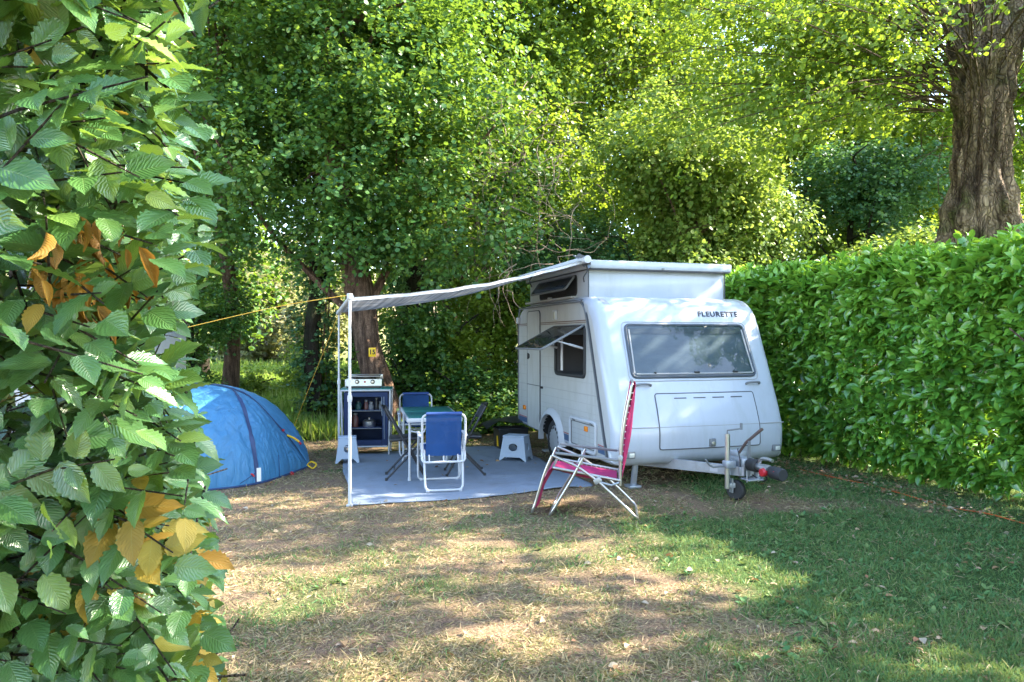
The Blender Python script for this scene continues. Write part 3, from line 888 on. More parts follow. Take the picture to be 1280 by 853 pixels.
def cut(obj, mbc, matslot):
    c = mbc.build('cutter', None, obj.parent, smooth=0)
    c.data.materials.append(obj.data.materials[0])
    c.data.materials.append(obj.data.materials[1]); c.data.materials.append(obj.data.materials[2])
    c.data.polygons.foreach_set('material_index', [matslot] * len(c.data.polygons))
    md = obj.modifiers.new('cut', 'BOOLEAN'); md.object = c; md.operation = 'DIFFERENCE'; md.solver = 'EXACT'
    bpy.context.view_layer.update()
    dg = bpy.context.evaluated_depsgraph_get()
    me = bpy.data.meshes.new_from_object(obj.evaluated_get(dg))
    obj.modifiers.clear()
    old = obj.data; obj.data = me; me.name = obj.name
    bpy.data.meshes.remove(old)
    bpy.data.objects.remove(c)
# side window pocket, wheel wells
WU0, WU1, WZ0, WZ1 = .55, 1.48, 1.175, 1.73
def rrect(u0, u1, z0, z1, r, n=5):
    return [(p.x, p.y) for p in fillet([(u0, z0, 0), (u1, z0, 0), (u1, z1, 0), (u0, z1, 0)], r, n, True)]
mbc = MB(); ring = rrect(WU0, WU1, WZ0, WZ1, .06)
mbc.plate([(-.05, a, b) for a, b in ring], (.55, 0, 0)); cut(body, mbc, 2)
WHU, WHZ = 1.64, .285
for x0, dx in ((-.05, .34), (W + .05, -.34)):
    mbc = MB()
    arc = [(WHU + .37 * math.cos(a), WHZ + .345 * math.sin(a)) for a in np.linspace(0, PI, 18)]
    arc = [(WHU + .37, .05)] + arc + [(WHU - .37, .05)]
    mbc.plate([(x0, a, b) for a, b in arc], (dx, 0, 0)); cut(body, mbc, 1)
body.data.polygons.foreach_set('use_smooth', [True] * len(body.data.polygons))
body.data.set_sharp_from_angle(angle=R(30))

# side skin panel, slightly creamy aluminium, sitting on the side wall
def side_prof(inset):
    pts = [(-.065, .35), (.02, .60), (.14, .95), (.30, 1.42), (.44, 1.80), (.52, 1.97), (.60, 2.015), (.75, 2.03), (2.7, 2.03), (2.92, 2.0), (3.0, 1.93), (3.03, 1.8), (3.04, 1.2), (3.03, .6), (3.0, .44), (2.9, .38), (2.06, .355), (2.06, .36)]
    return pts
def side_panel():
    """flat side skin with the window and wheel openings left out, as strips"""
    outer = [Vector((a, b, 0)) for a, b in side_prof(0)]
    bm = bmesh.new()
    # boundary polygons via boolean-free approach: build by grid clipping
    nu, nz = 150, 80
    us = np.linspace(-.08, 3.06, nu + 1); zs = np.linspace(.30, 2.04, nz + 1)
    us = np.sort(np.concatenate([us, [WU0, WU1]])); zs = np.sort(np.concatenate([zs, [WZ0, WZ1]]))
    poly = [(p.x, p.y) for p in outer]
    def inside(u, z):
        c = False; k = len(poly)
        for i in range(k):
            x1, y1 = poly[i]; x2, y2 = poly[i - 1]
            if (y1 > z) != (y2 > z) and u < (x2 - x1) * (z - y1) / (y2 - y1) + x1: c = not c
        return c
    return inside
# (the skin is part of the body mesh; give its faces a second look by material)
sk = bpy.data.materials.new('x'); bpy.data.materials.remove(sk)
body.data.materials.append(M['van_side'])
idx = len(body.data.materials) - 1
for p in body.data.polygons:
    if abs(p.normal.x) > .985 and (p.center.x < .02 or p.center.x > W - .02) and p.material_index == 0:
        p.material_index = idx

X0_ = -.001
def strip(mbx, pts, w, t=.004, x=0.0):
    """flat moulding along (u,z) points on the left wall, w wide, t proud"""
    P = [Vector((0, a, b)) for a, b in pts]
    vs = []; m = len(P)
    for i in range(m):
        tt = (P[min(i + 1, m - 1)] - P[max(i - 1, 0)]).normalized()
        n = Vector((0, -tt.z, tt.y)) * w / 2
        for q in (P[i] - n, P[i] + n):
            vs.append((x + .002, q.y, q.z)); vs.append((x - t, q.y, q.z))
    f = []
    for i in range(m - 1):
        a = i * 4; c = a + 4
        f += [(a + 1, a + 3, c + 3, c + 1), (a, a + 1, c + 1, c), (a + 3, a + 2, c + 2, c + 3), (a + 2, a, c, c + 2)]
    f += [(0, 2, 3, 1), (m * 4 - 4, m * 4 - 3, m * 4 - 1, m * 4 - 2)]
    mbx.add(vs, f)

# trim rails
edge = [(3.02, .42), (3.035, .8), (3.035, 1.8), (3.015, 1.95), (2.95, 2.015), (2.8, 2.035), (.78, 2.035), (.66, 2.02), (.57, 1.96), (.50, 1.84), (.42, 1.64), (.30, 1.30), (.16, .90), (.04, .56), (-.045, .335)]
ep = [(p.y, p.z) for p in bez([(0, a, b) for a, b in edge], 6)]
mb = MB()
strip(mb, ep, .016, .014)
mb.build('edge_trim', M['grey_trim'], van)
mb = MB()
strip(mb, [(a + (.022 if False else 0) - .022 * (1 if b < 1.9 and a < .7 else 0), b + (.022 if b > 1.97 else 0)) for a, b in ep[len(ep) // 2 - 20:]], .007, .008)
strip(mb, [(a - .042, b - .0) for a, b in ep[-34:]], .006, .006)
mb.build('pinstripe', M['seam'], van)
mb = MB()
strip(mb, [(3.03, 1.815), (2.635, 1.815)], .012, .006); strip(mb, [(2.055, 1.815), (.50, 1.815)], .012, .006)
strip(mb, [(3.03, 1.793), (2.635, 1.793)], .008, .005); strip(mb, [(2.055, 1.793), (.49, 1.793)], .008, .005)
mb.build('waist_stripe', M['brown_stripe'], van)
mb = MB()
for z in (.965,):
    strip(mb, [(3.03, z), (2.635, z)], .010, .004); strip(mb, [(2.055, z), (.19, z)], .010, .004)
def efront(z): return float(np.interp(z, [.335, .56, .90, 1.30, 1.64], [-.045, .04, .16, .30, .42]))
for z in (1.10, 1.235, 1.37, 1.505, 1.64, .86, .76, .70, .64, .58, .52):
    if WZ0 < z < WZ1:
        strip(mb, [(WU0 - .03, z), (efront(z) + .03, z)], .004, .0022); strip(mb, [(2.05, z), (WU1 + .03, z)], .004, .0022)
    elif z < .68:
        strip(mb, [(1.24 , z), (1.01, z)], .004, .0022); strip(mb, [(.18, z), (efront(z) + .03, z)], .004, .0022)
    else:
        strip(mb, [(2.05, z), (efront(z) + .03, z)], .004, .0022)
    strip(mb, [(3.03, z), (2.64, z)], .004, .0022)
mb.build('cladding_ribs', M['rib'], van)
mb = MB(); strip(mb, [(3.02, .445), (2.635, .44)], .07, .003); strip(mb, [(1.24, .40), (1.01, .395)], .075, .003); strip(mb, [(.18, .39), (0.0, .385)], .075, .003)
mb.build('blue_stripe', M['blue_stripe'], van)
mb = MB(); strip(mb, [(3.02, .49), (2.635, .485)], .010, .004); strip(mb, [(1.24, .452), (1.01, .447)], .010, .004); strip(mb, [(.18, .44), (0.02, .435)], .010, .004)
mb.build('red_stripe', M['red_stripe'], van)

# door
dr = MB(); ring = fillet([(0, 2.08, .36), (0, 2.61, .375), (0, 2.61, 1.985), (0, 2.08, 1.985)], .07, 5, True)
dr.plate([(-.001, p.y, p.z) for p in ring], (-.012, 0, 0))
door = dr.build('door', M['van_side'], van, smooth=30)
db = MB(); db.tube([(-.008, p.y, p.z) for p in ring], .008, 6, True); strip(db, [(2.60, .965), (2.09, .965)], .010, .017)
db.build('door_seal', M['seam'], door)
hb = MB(); hb.lathe([(.001, 0), (.032, 0), (.034, -.008), (.026, -.018), (.001, -.02)], Matrix.Translation((-.012, 2.53, 1.36)), 20, 'x')
hb.box((-.03, 2.53, 1.36), (.018, .016, .085), None, .004)
hb.build('handle', M['black_plastic'], door)
kb = MB(); kb.lathe([(.001, 0), (.016, 0), (.016, -.035), (.001, -.037)], Matrix.Translation((0, 1.99, .95)), 12, 'x')
kb.build('door_stop', M['black_plastic'], van)
hg = MB()
for z in (.55, 1.75): hg.box((-.012, 2.072, z), (.022, .02, .07), None, .004)
hg.build('hinge', M['grey_trim'], door)

# side window: frame, open pane with stays
wf = MB(); ring = rrect(WU0 - .012, WU1 + .012, WZ0 - .012, WZ1 + .012, .07)
wf.tube([(-.004, a, b) for a, b in ring], .022, 8, True)
win = wf.build('window', M['rubber'], van)
sb = MB(); sb.plate([(.04, WU1 - .05, WZ0 + .03), (.04, WU1 - .11, WZ0 + .03), (.04, WU1 - .11, WZ1 - .03), (.04, WU1 - .05, WZ1 - .03)], (.01, 0, 0))
sb.build('curtain', M['white_cloth'], win)
sb = MB(); sb.box((.06, (WU0 + WU1) / 2, WZ1 - .05), (.06, WU1 - WU0 - .02, .06)); sb.build('blind_cassette', M['grey_trim'], win)
def awn_pane(name, x0, sgn, u0, u1, ztop, dx, dz, parent, thick=.018, m=M['glass_side']):
    top = Vector((x0, 0, ztop)); d = Vector((sgn * dx, 0, -dz)); n = Vector((sgn * dz, 0, dx)).normalized()
    L_ = d.length; d.normalize()
    mbp = MB()
    rr = rrect(u0, u1, 0, L_, .05)
    mbp.plate([top + d * b + Vector((0, a, 0)) for a, b in rr], n * thick)
    p = mbp.build(name, m, parent, smooth=30)
    fr = MB(); fr.tube([top + d * b + Vector((0, a, 0)) + n * thick * .5 for a, b in rr], .014, 6, True)
    fr.build('pane_frame', M['grey_trim'], p)
    return p, top, d, L_
pane, tp, dd, L_ = awn_pane('open_pane', -.015, -1, WU0 - .02, WU1 + .02, WZ1 + .02, .52, .275, win)
st = MB()
for u in (WU0 + .03, WU1 - .03):
    a = tp + dd * (L_ * .62) + Vector((0, u, 0)); b_ = Vector((0, u, WZ1 - .24))
    st.tube([a, b_], .010, 8); st.tube([a.lerp(b_, .45), b_], .014, 8)
st.build('stay', M['white_plastic'], win)
# matching open window on the far side of the caravan
wf = MB(); wf.tube([(W + .004, a, b) for a, b in ring], .022, 8, True); win2 = wf.build('window', M['rubber'], van)
p2, *_ = awn_pane('open_pane', W + .015, 1, WU0 - .02, WU1 + .02, WZ1 + .02, .30, .46, win2)
mb = MB(); mb.plate([(W + .002, a, b) for a, b in rrect(WU0, WU1, WZ0, WZ1, .06)], (.002, 0, 0)); mb.build('opening_fill', M['dark_inside'], win2)  # flat dark sheet painted for the unlit inside, no hole cut

# lamp, marker lights, corner lens
mb = MB(); mb.box((-.016, 1.49, 1.905), (.034, .12, .13), None, .01); lp = mb.build('porch_lamp', M['white_plastic'], van)
mb = MB(); mb.box((-.036, 1.47, 1.90), (.012, .06, .09), None, .005); mb.build('lens', M['clear_lens'], lp)
for u, z in ((.49, .575), (2.74, .62)):
    mb = MB(); mb.box((-.012, u, z), (.024, .085, .06), None, .006); mb.build('marker_light', M['amber'], van)
mb = MB(); mb.box((-.02, 3.0, 1.87), (.05, .08, .09), None, .012); mb.build('awning_bracket', M['white_plastic'], van)

# service hatch with thick pale frame
hp = rrect(.22, .98, .325, .665, .05)
mb = MB(); mb.plate([(-.001, a, b) for a, b in hp], (-.006, 0, 0)); hatch = mb.build('service_hatch', M['van_side'], van, smooth=30)
mb = MB(); mb.tube([(-.010, a, b) for a, b in hp], .018, 8, True); mb.build('hatch_frame', M['white_plastic'], hatch)
mb = MB(); mb.tube([(-.010, a, b) for a, b in rrect(.255, .945, .36, .63, .03)], .005, 6, True); mb.build('hatch_seal', M['seam'], hatch)
mb = MB()
for u in (.34, .86): mb.box((-.018, u, .645), (.02, .05, .03), None, .005)
mb.build('latch', M['grey_trim'], hatch)
mb = MB(); 
for z in (.43, .49, .55): mb.box((-.0085, .60, z), (.003, .66, .005))
mb.build('hatch_ribs', M['rib'], hatch)

# wheel arch and wheels
def arch_mb(x, sg):
    mbx = MB()
    path = [(WHU + .37, .262)] + [(WHU + .37 * math.cos(a), WHZ + .345 * math.sin(a)) for a in np.linspace(0.02, PI - .02, 26)] + [(WHU - .37, .27)]
    outp = [(WHU + .47, .262)] + [(WHU + .455 * math.cos(a), WHZ + .425 * math.sin(a)) for a in np.linspace(0.02, PI - .02, 26)] + [(WHU - .46, .27)]
    vs = []
    for (a, b), (c, d) in zip(path, outp):
        vs += [(x + sg * .02, a, b), (x - sg * .05, a, b), (x - sg * .045, (a * .6 + c * .4), (b * .6 + d * .4)), (x - sg * .004, c, d), (x + sg * .02, c, d)]
    f = []
    for i in range(len(path) - 1):
        for k in range(5):
            f.append((i * 5 + k, i * 5 + (k + 1) % 5, i * 5 + 5 + (k + 1) % 5, i * 5 + 5 + k))
    f += [tuple(range(5)), tuple((len(path) - 1) * 5 + k for k in range(4, -1, -1))]
    mbx.add(vs, f); return mbx
arch_mb(0, 1).build('wheel_arch', M['white_plastic'], van, smooth=50)
arch_mb(W, -1).build('wheel_arch', M['white_plastic'], van, smooth=50)
def wheel(xc, sg, r=.285, slots=True):
    wr = empty('wheel', (xc, WHU, r)); wr.parent = van
    t = MB(); t.lathe([(.19, -.07), (.215, -.082), (.255, -.082), (.278, -.062), (r, -.03), (r, .03), (.278, .062), (.255, .082), (.215, .082), (.19, .07)], None, 40, 'x')
    t.build('tyre', M['rubber'], wr, smooth=30)
    h = MB(); h.lathe([(.001, -sg * .092), (.05, -sg * .095), (.07, -sg * .088), (.14, -sg * .092), (.178, -sg * .082), (.198, -sg * .07), (.198, sg * .05), (.001, sg * .05)], None, 36, 'x')
    hub = h.build('hubcap', M['hub'], wr, smooth=40)
    s = MB()
    for k in range(16):
        a = 2 * PI * k / 16
        Mx = Matrix.Rotation(a, 4, 'X')
        s.box((-sg * .0905, 0, .168), (.006, .028, .034), Mx, .002)
    if slots: s.build('hubcap_slot', M['black_plastic'], hub)
wheel(.115, 1); wheel(W - .115, -1, slots=False)

# ---- front face
def fring(v0, v1, z0, z1, r, taper=0.0, n=5, off=.0, dens=10):
    base = fillet([(v0, z0, 0), (v1, z0, 0), (v1 - taper, z1, 0), (v0 + taper, z1, 0)], r, n, True)
    out = []
    m = len(base)
    for i in range(m):
        a = base[i]; b_ = base[(i + 1) % m]
        k = max(1, int((b_ - a).length / .06))
        for j in range(k):
            p = a.lerp(b_, j / k); out.append(fs(p.x, p.y, off))
    return out
def fgrid(mbx, v0, v1, z0, z1, off, taper=0.0, nu=24, nv=12):
    def f(s, t):
        z = z0 + (z1 - z0) * t
        a, b_ = v0 + taper * t, v1 - taper * t
        return fs(a + (b_ - a) * s, z, off)
    mbx.grid(f, nu, nv)
# window
mb = MB(); mb.tube(fring(.285, 1.825, 1.185, 1.755, .06, .02, 5, .006), .017, 8, True); fw = mb.build('front_window', M['window_rubber'], van)
mb = MB(); mb.tube(fring(.245, 1.865, 1.145, 1.79, .07, .02, 5, .001), .006, 6, True); mb.build('recess_line', M['rib'], fw)
mb = MB(); fgrid(mb, .29, 1.82, 1.19, 1.75, .004, .02); mb.build('blind', M['blind'], fw)
mb = MB(); fgrid(mb, .30, 1.81, 1.20, 1.745, .020, .02); mb.build('pane', M['glass_front'], fw)
mb = MB(); mb.grid(lambda s, t: fs(.32 + 1.47 * s, 1.655 + .06 * t, .012), 20, 2); mb.build('blind_cassette', M['grey_trim'], fw)
mb = MB(); mb.tube([fs(.31, 1.22, .014), fs(.325, 1.45, .014), fs(.335, 1.70, .014)], .012, 6); mb.tube([fs(1.80, 1.22, .014), fs(1.785, 1.45, .014), fs(1.775, 1.70, .014)], .012, 6)
mb.tube([fs(v, 1.215, .015) for v in np.linspace(.33, 1.79, 12)], .010, 6)
mb.build('inner_frame', M['rib'], fw)
mb = MB()
for v in (.55, 1.055, 1.55):
    p = fs(v, 1.225, .024); mb.box(p, (.06 if v > .6 else .02, .02, .022), None, .004)
mb.build('catch', M['black_plastic'], fw)
# top writing
cM = Matrix.Translation(fs(1.525, 1.885, .004)) @ Matrix(((1, 0, 0, 0), (0, .5, -.866, 0), (0, .866, .5, 0), (0, 0, 0, 1))).to_4x4()
lt = text_mesh('lettering', 'FLEURETTE', .098, M['letter'], van, Matrix.Identity(4), .001, .18, .0024, 1.14)
bm = bmesh.new(); bm.from_mesh(lt.data)
bmesh.ops.triangulate(bm, faces=bm.faces)
bmesh.ops.subdivide_edges(bm, edges=[e for e in bm.edges if e.calc_length() > .02], cuts=2)
for v_ in bm.verts:
    v_.co = fs(1.525 + v_.co.x, 1.885 + v_.co.y * .85, .004 + v_.co.z)
bm.to_mesh(lt.data); bm.free()
# grey corner decals at the roof shoulder
for sgn, v0 in ((1, .135), (-1, W - .135)):
    mb = MB(); mb.grid(lambda s, t: fs(v0 + sgn * .07 * s - sgn * .02 * t, 1.99 + .07 * t, .003), 3, 4); mb.build('corner_decal', M['rib'], van)
# locker lid
mb = MB(); fgrid(mb, .50, 1.735, .435, 1.005, .006, .008); lid = mb.build('locker_lid', M['van_white'], van)
mb = MB(); mb.tube(fring(.495, 1.74, .43, 1.01, .03, .008, 4, .004), .0065, 6, True); mb.build('lid_seal', M['seam'], lid)
mb = MB()
for k in range(4):
    v = .72 + k * .235
    mb.grid(lambda s, t: fs(v + .15 * s, .952 + .012 * t, .008), 4, 1)
mb.build('vent_slot', M['seam'], lid)
mb = MB(); mb.tube([fs(v, .665, .002) for v in np.linspace(.06, W - .06, 24)], .006, 6); mb.build('bumper_seam', M['rib'], van)
mb = MB(); mb.box(fs(1.12, .485, .014), (.075, .02, .085), None, .008); lk = mb.build('lock', M['grey_trim'], lid)
mb = MB(); mb.lathe([(.001, 0), (.022, 0), (.022, -.012), (.001, -.014)], Matrix.Translation(fs(1.12, .475, .026)), 16, 'y'); mb.build('lock_barrel', M['steel'], lk)
# grab handles
for v in (.385, 1.76):
    mb = MB(); mb.tube(bez([fs(v - .09, 1.095, .002), fs(v - .075, 1.10, .03), fs(v, 1.102, .042), fs(v + .075, 1.10, .03), fs(v + .09, 1.095, .002)], 4), .013, 8)
    mb.build('grab_handle', M['grey_trim'], van)
# position lights let into the lower corners
for v, s_ in ((.165, -1), (W - .165, 1)):
    mb = MB(); mb.box(fs(v, .385, .006), (.105, .035, .075), Matrix.Identity(4), .008); l = mb.build('position_light', M['grey_trim'], van)
    mb = MB(); mb.box(fs(v + .012, .385, .022), (.06, .012, .045), None, .005); mb.build('lens', M['clear_lens'], l)
# ---- pop-top
mb = MB(); mb.box((1.035, 1.80, 2.26), (1.83, 2.16, .34), None, .015); pop = mb.build('pop_top_wall', M['van_white'], van, smooth=30)
mb = MB(); mb.tube([(.115, .715, 2.09), (.115, .715, 2.42)], .007, 6); mb.tube([(1.955, .715, 2.09), (1.955, .715, 2.42)], .007, 6); mb.build('corner_seam', M['seam'], pop)
mb = MB()
capring = [(.09, .60), (1.985, .60), (1.985, 3.0), (.09, 3.0)]
mb.box((1.037, 1.80, 2.472), (1.90, 2.40, .10), None, .022); cap = mb.build('pop_top_roof', M['van_white'], van, smooth=40)
mb = MB(); mb.box((1.037, 1.80, 2.420), (1.88, 2.38, .012), None, .003); mb.build('roof_seal', M['seam'], cap)
mb = MB(); mb.box((1.03, .597, 2.435), (.035, .012, .022), None, .003); mb.build('catch', M['grey_trim'], cap)
ring = rrect(1.08, 2.42, 2.145, 2.375, .05)
mb = MB(); mb.tube([(.118, a, b) for a, b in ring], .014, 6, True); pw = mb.build('roof_window', M['rubber'], pop)
mb = MB(); mb.plate([(.1185, a, b) for a, b in ring], (-.003, 0, 0)); mb.build('opening_fill', M['dark_inside'], pw)  # dark sheet on the wall, shade of the roof space as colour
awn_pane('open_pane', .105, -1, 1.10, 2.40, 2.372, .13, .17, pw, .012)
mb = MB(); mb.box((.10, 2.0, 2.115), (.10, 1.8, .03), None, .01); mb.box((.09, 1.95, 2.13), (.06, .06, .05), None, .008); mb.build('roof_rail', M['van_side'], van)

# ---- drawbar (A-frame), jockey wheel, coupling
fr = MB()
for v0 in (.35, 1.78):
    a = Vector((v0, .55, .20)); b_ = Vector((1.065 + (-.035 if v0 < 1 else .035), -1.03, .30))
    d = (b_ - a).normalized(); sd = Vector((d.y, -d.x, 0)).normalized()
    for h0, h1 in ((-.055, .055),):
        poly = [a + Vector((0, 0, -.03)), b_ + Vector((0, 0, -.045)), b_ + Vector((0, 0, .045)), a + Vector((0, 0, .09))]
        fr.plate([p - sd * .022 for p in poly], sd * .044)
fr.box((1.065, -.86, .30), (.16, .30, .085), None, .006)
fr.box((1.065, .25, .235), (1.4, .05, .05), None, .004)
draw = fr.build('drawbar', M['galv'], van, smooth=20)
mb = MB(); mb.box((1.065, -.93, .385), (.13, .24, .085), None, .012); mb.box((1.065, -.86, .45), (.11, .14, .06), None, .012); mb.build('overrun_housing', M['galv'], draw)
mb = MB(); mb.box((.83, -.62, .315), (.004, .09, .045), Matrix.Identity(4)); pl = None
d_ = (Vector((1.03, -1.03, .30)) - Vector((.35, .55, .20))).normalized()
mb = MB(); sdv = Vector((-d_.y, d_.x, 0)).normalized()
pc = Vector((.35, .55, .215)).lerp(Vector((1.03, -1.03, .30)), .80)
sdv = sdv if sdv.x < 0 else -sdv
mb.plate([pc + sdv * .0225 + d_ * a + Vector((0, 0, b_)) for a, b_ in ((-.045, -.028), (.045, -.028), (.045, .028), (-.045, .028))], sdv * .002)
mb.build('type_plate', M['white_plastic'], draw)
# rubber bellows, coupling head and stabiliser grip
mb = MB(); prof = [(.001, 0)]
for k in range(7): prof += [(.046, .018 * k), (.062, .018 * k + .009)]
prof += [(.045, .128), (.001, .128)]
mb.lathe(prof, Matrix.Translation((1.065, -1.05, .375)) @ Matrix.Rotation(PI, 4, 'Z'), 18, 'y'); mb.build('bellows', M['rubber'], draw, smooth=60)
mb = MB(); mb.tube([(1.065, -1.16, .375), (1.065, -1.24, .372), (1.065, -1.30, .365), (1.065, -1.36, .355)], [.032, .036, .05, .055], 14)
mb.tube(bez([(1.065, -1.20, .41), (1.065, -1.24, .455), (1.065, -1.32, .468), (1.065, -1.40, .462)], 4), .017, 8)
mb.build('coupling_head', M['steel'], draw, smooth=50)
mb = MB(); mb.lathe([(.001, -.028), (.036, -.024), (.042, 0), (.036, .024), (.001, .028)], Matrix.Translation((1.015, -1.33, .345)), 16, 'x'); mb.build('safety_knob', M['red_plastic'], draw)
mb = MB(); mb.lathe([(.001, -.085), (.052, -.085), (.06, -.07), (.06, .06), (.052, .075), (.001, .075)], Matrix.Translation((1.085, -1.44, .35)), 18, 'y')
sg = mb.build('coupling_cover', M['rubber'], draw, smooth=40)
mb = MB(); mb.lathe([(.001, 0), (.016, 0), (.015, -.004), (.001, -.005)], Matrix.Translation((1.03, -1.46, .362)) @ Matrix.Rotation(PI / 2, 4, 'Z'), 14, 'y'); mb.build('red_badge', M['red_plastic'], sg)
# handbrake and breakaway levers
mb = MB(); mb.tube([(1.03, -.90, .44), (1.06, -1.0, .58), (1.14, -1.10, .70), (1.16, -1.125, .725)], [.013, .015, .017, .014], 8); mb.build('handbrake_lever', M['brown_lever'], draw)
mb = MB(); mb.plate([(1.04, -1.02, .25), (1.085, -1.02, .25), (1.075, -1.04, .60), (1.05, -1.04, .60)], (0, -.014, 0)); mb.build('lever_bracket', M['grey_trim'], draw)
mb = MB(); mb.tube(bez([(1.0, -.98, .22), (.99, -1.0, .40), (1.0, -.95, .50), (1.05, -.88, .50)], 5), .006, 6); mb.tube(bez([(1.09, -1.0, .28), (1.16, -1.12, .22), (1.15, -1.2, .26), (1.1, -1.2, .34)], 5), .008, 6); mb.build('breakaway_cable', M['rubber'], draw)
mb = MB()
for v, u in ((1.0, -1.10), (1.13, -1.10)): mb.tube([(v, u, .21), (v, u, .32)], .008, 6)
mb.box((1.065, -1.09, .235), (.17, .14, .012), None, .003); mb.build('coupling_base', M['galv'], draw)
JX, JU = .90, -.92
mb = MB(); mb.tube([(JX, JU, .12), (JX, JU, .66)], .026, 14); jk = mb.build('jockey_wheel', M['steel'], draw, smooth=40)
mb = MB(); mb.box((JX + .02, JU, .36), (.11, .085, .075), None, .01); mb.build('clamp', M['galv'], jk)
mb = MB(); mb.tube([(JX, JU, .66), (JX, JU, .695), (JX + .12, JU - .02, .71), (JX + .15, JU - .02, .715)], .009, 8); mb.tube([(JX + .145, JU - .02, .70), (JX + .145, JU - .02, .765)], .014, 8); mb.build('crank', M['grey_trim'], jk)
mb = MB(); mb.tube([(JX - .02, JU, .345), (JX - .16, JU, .34), (JX - .20, JU + .0, .36), (JX - .25, JU, .42)], .010, 8); mb.build('clamp_lever', M['grey_trim'], jk)
mb = MB(); mb.box((JX + .045, JU, .15), (.014, .05, .14)); mb.box((JX + .085, JU - .0, .15), (.16, .045, .05), None, .006); mb.build('fork', M['galv'], jk)
mb = MB(); mb.lathe([(.04, -.03), (.085, -.032), (.098, -.02), (.10, 0), (.098, .02), (.085, .032), (.04, .03)], Matrix.Translation((JX + .10, JU, .103)) @ Matrix.Rotation(R(25), 4, 'Z'), 24, 'x'); mb.build('tyre', M['rubber'], jk, smooth=40)
mb = MB(); mb.lathe([(.001, -.025), (.045, -.025), (.045, .025), (.001, .025)], Matrix.Translation((JX + .10, JU, .103)) @ Matrix.Rotation(R(25), 4, 'Z'), 18, 'x'); mb.build('rim', M['hub'], jk)
# corner steadies
for v, u in ((.28, 2.55), (.30, .10), (1.85, .10)):
    mb = MB(); mb.box((v, u - .16, .16), (.05, .05, .40), Matrix.Translation((v, u, 0)) @ Matrix.Rotation(R(-38 if u > 1 else 12), 4, 'X') @ Matrix.Translation((-v, -u, 0)), .004)
    mb.box((v, u + (.0 if u > 1 else -.16), .014), (.14, .14, .028), None, .004); mb.build('corner_steady', M['galv'], van)
mb = MB(); mb.box((1.065, 1.64, .25), (1.86, .07, .07)); mb.box((.55, 1.5, .30), (.06, 2.4, .08)); mb.box((1.58, 1.5, .30), (.06, 2.4, .08)); mb.build('chassis', M['galv'], van)

# ================================================================== AWNING
aw = empty('awning', (-1.6, 7.6, 0), 0, 'grey striped roll-out awning on two slim white poles', 'awning')
AO = Vector((-1.6, 7.6, 0))
A0 = cw(.04, .66, 2.52); A1 = cw(.04, 3.0, 2.50)          # caravan side, near and far
B0 = Vector((-1.55, 6.90, 2.0)); B1 = Vector((-2.30, 9.55, 1.945))
def awn(s, t):
    """s: 0 caravan .. 1 rail, t: 0 near .. 1 far"""
    p = A0.lerp(A1, t).lerp(B0.lerp(B1, t), s)
    sag = -.075 * math.sin(PI * s) - .05 * math.sin(PI * s) * math.sin(PI * t)
    rip = .005 * math.sin(s * 38 + 2 * t) * math.exp(-((t) / .12) ** 2) * math.sin(PI * s)
    return p + Vector((0, 0, sag + rip)) - AO
mb = MB(); nu, nv = 60, 24
mb.grid(awn, nu, nv)
cn = mb.build('canopy', M['awning'], aw, fixn=False)
ul = cn.data.uv_layers.new(name='UVMap')
for lp_ in cn.data.loops:
    i, j = divmod(lp_.vertex_index, nv + 1); ul.data[lp_.index].uv = (i / nu, j / nv)
for p in cn.data.polygons: p.use_smooth = True
mb = MB(); mb.grid(lambda s, t: awn(s, 0) + Vector((0, .006, -.004 - .030 * t)), nu, 2); mb.build('hem', M['white_plastic'], aw)
mb = MB(); mb.tube([B0 - AO + Vector((.02, -.05, .0)), B1 - AO + Vector((-.02, .05, 0))], .026, 10); mb.build('front_rail', M['white_metal'], aw)
mb = MB()
mb.tube([A0 - AO + CU * -.10, A1 - AO + CU * .1], .045, 12); mb.build('cassette', M['white_plastic'], aw)
mb = MB()
q0 = A0 - AO
mb.grid(lambda s, t: q0 + CU * (-.10 + .22 * s) + CV * (-.10 + .14 * math.sin(t * 2.2)) + Vector((0, 0, .055 - .15 * t * (1 - .3 * s) + .012 * math.sin(9 * s + 5 * t))), 8, 8); mb.build('loose_bag', M['mat_grey'], aw)
mb = MB(); mb.tube(bez([q0 + Vector((.02, -.02, -.05)), q0 + Vector((.03, -.03, -.13)), q0 + Vector((-.01, -.03, -.20)), q0 + Vector((-.005, -.02, -.26))], 4), .008, 6)
mb.tube(bez([q0 + CU * 1.1 + CV * -.22 + Vector((0, 0, -.05)), q0 + CU * 1.1 + CV * -.30 + Vector((0, 0, -.16)), q0 + CU * 1.1 + CV * -.27 + Vector((0, 0, -.25))], 4), .008, 6); mb.build('tie_strap', M['black_plastic'], aw)
for b_, off in ((B0, (.0, -.02)), (B1, (0, .02))):
    x, y = b_.x - AO.x + off[0], b_.y - AO.y + off[1]
    mb = MB(); mb.tube([(x, y, .0), (x, y, 1.08)], .0165, 12); mb.tube([(x, y, 1.0), (x, y, b_.z + .0)], .0135, 12)
    pole = mb.build('pole', M['white_metal'], aw)
    mb = MB(); mb.lathe([(.001, 1.0), (.022, 1.0), (.024, 1.03), (.022, 1.06), (.001, 1.06)], Matrix.Translation((x, y, 0)), 12); mb.build('clamp', M['white_plastic'], pole)
    mb = MB(); mb.box((x, y, .012), (.06, .05, .022), None, .006); mb.build('foot', M['white_plastic'], pole)
    mb = MB(); mb.box((x, y, b_.z + .005), (.05, .05, .06), None, .008); mb.build('end_cap', M['white_plastic'], aw)

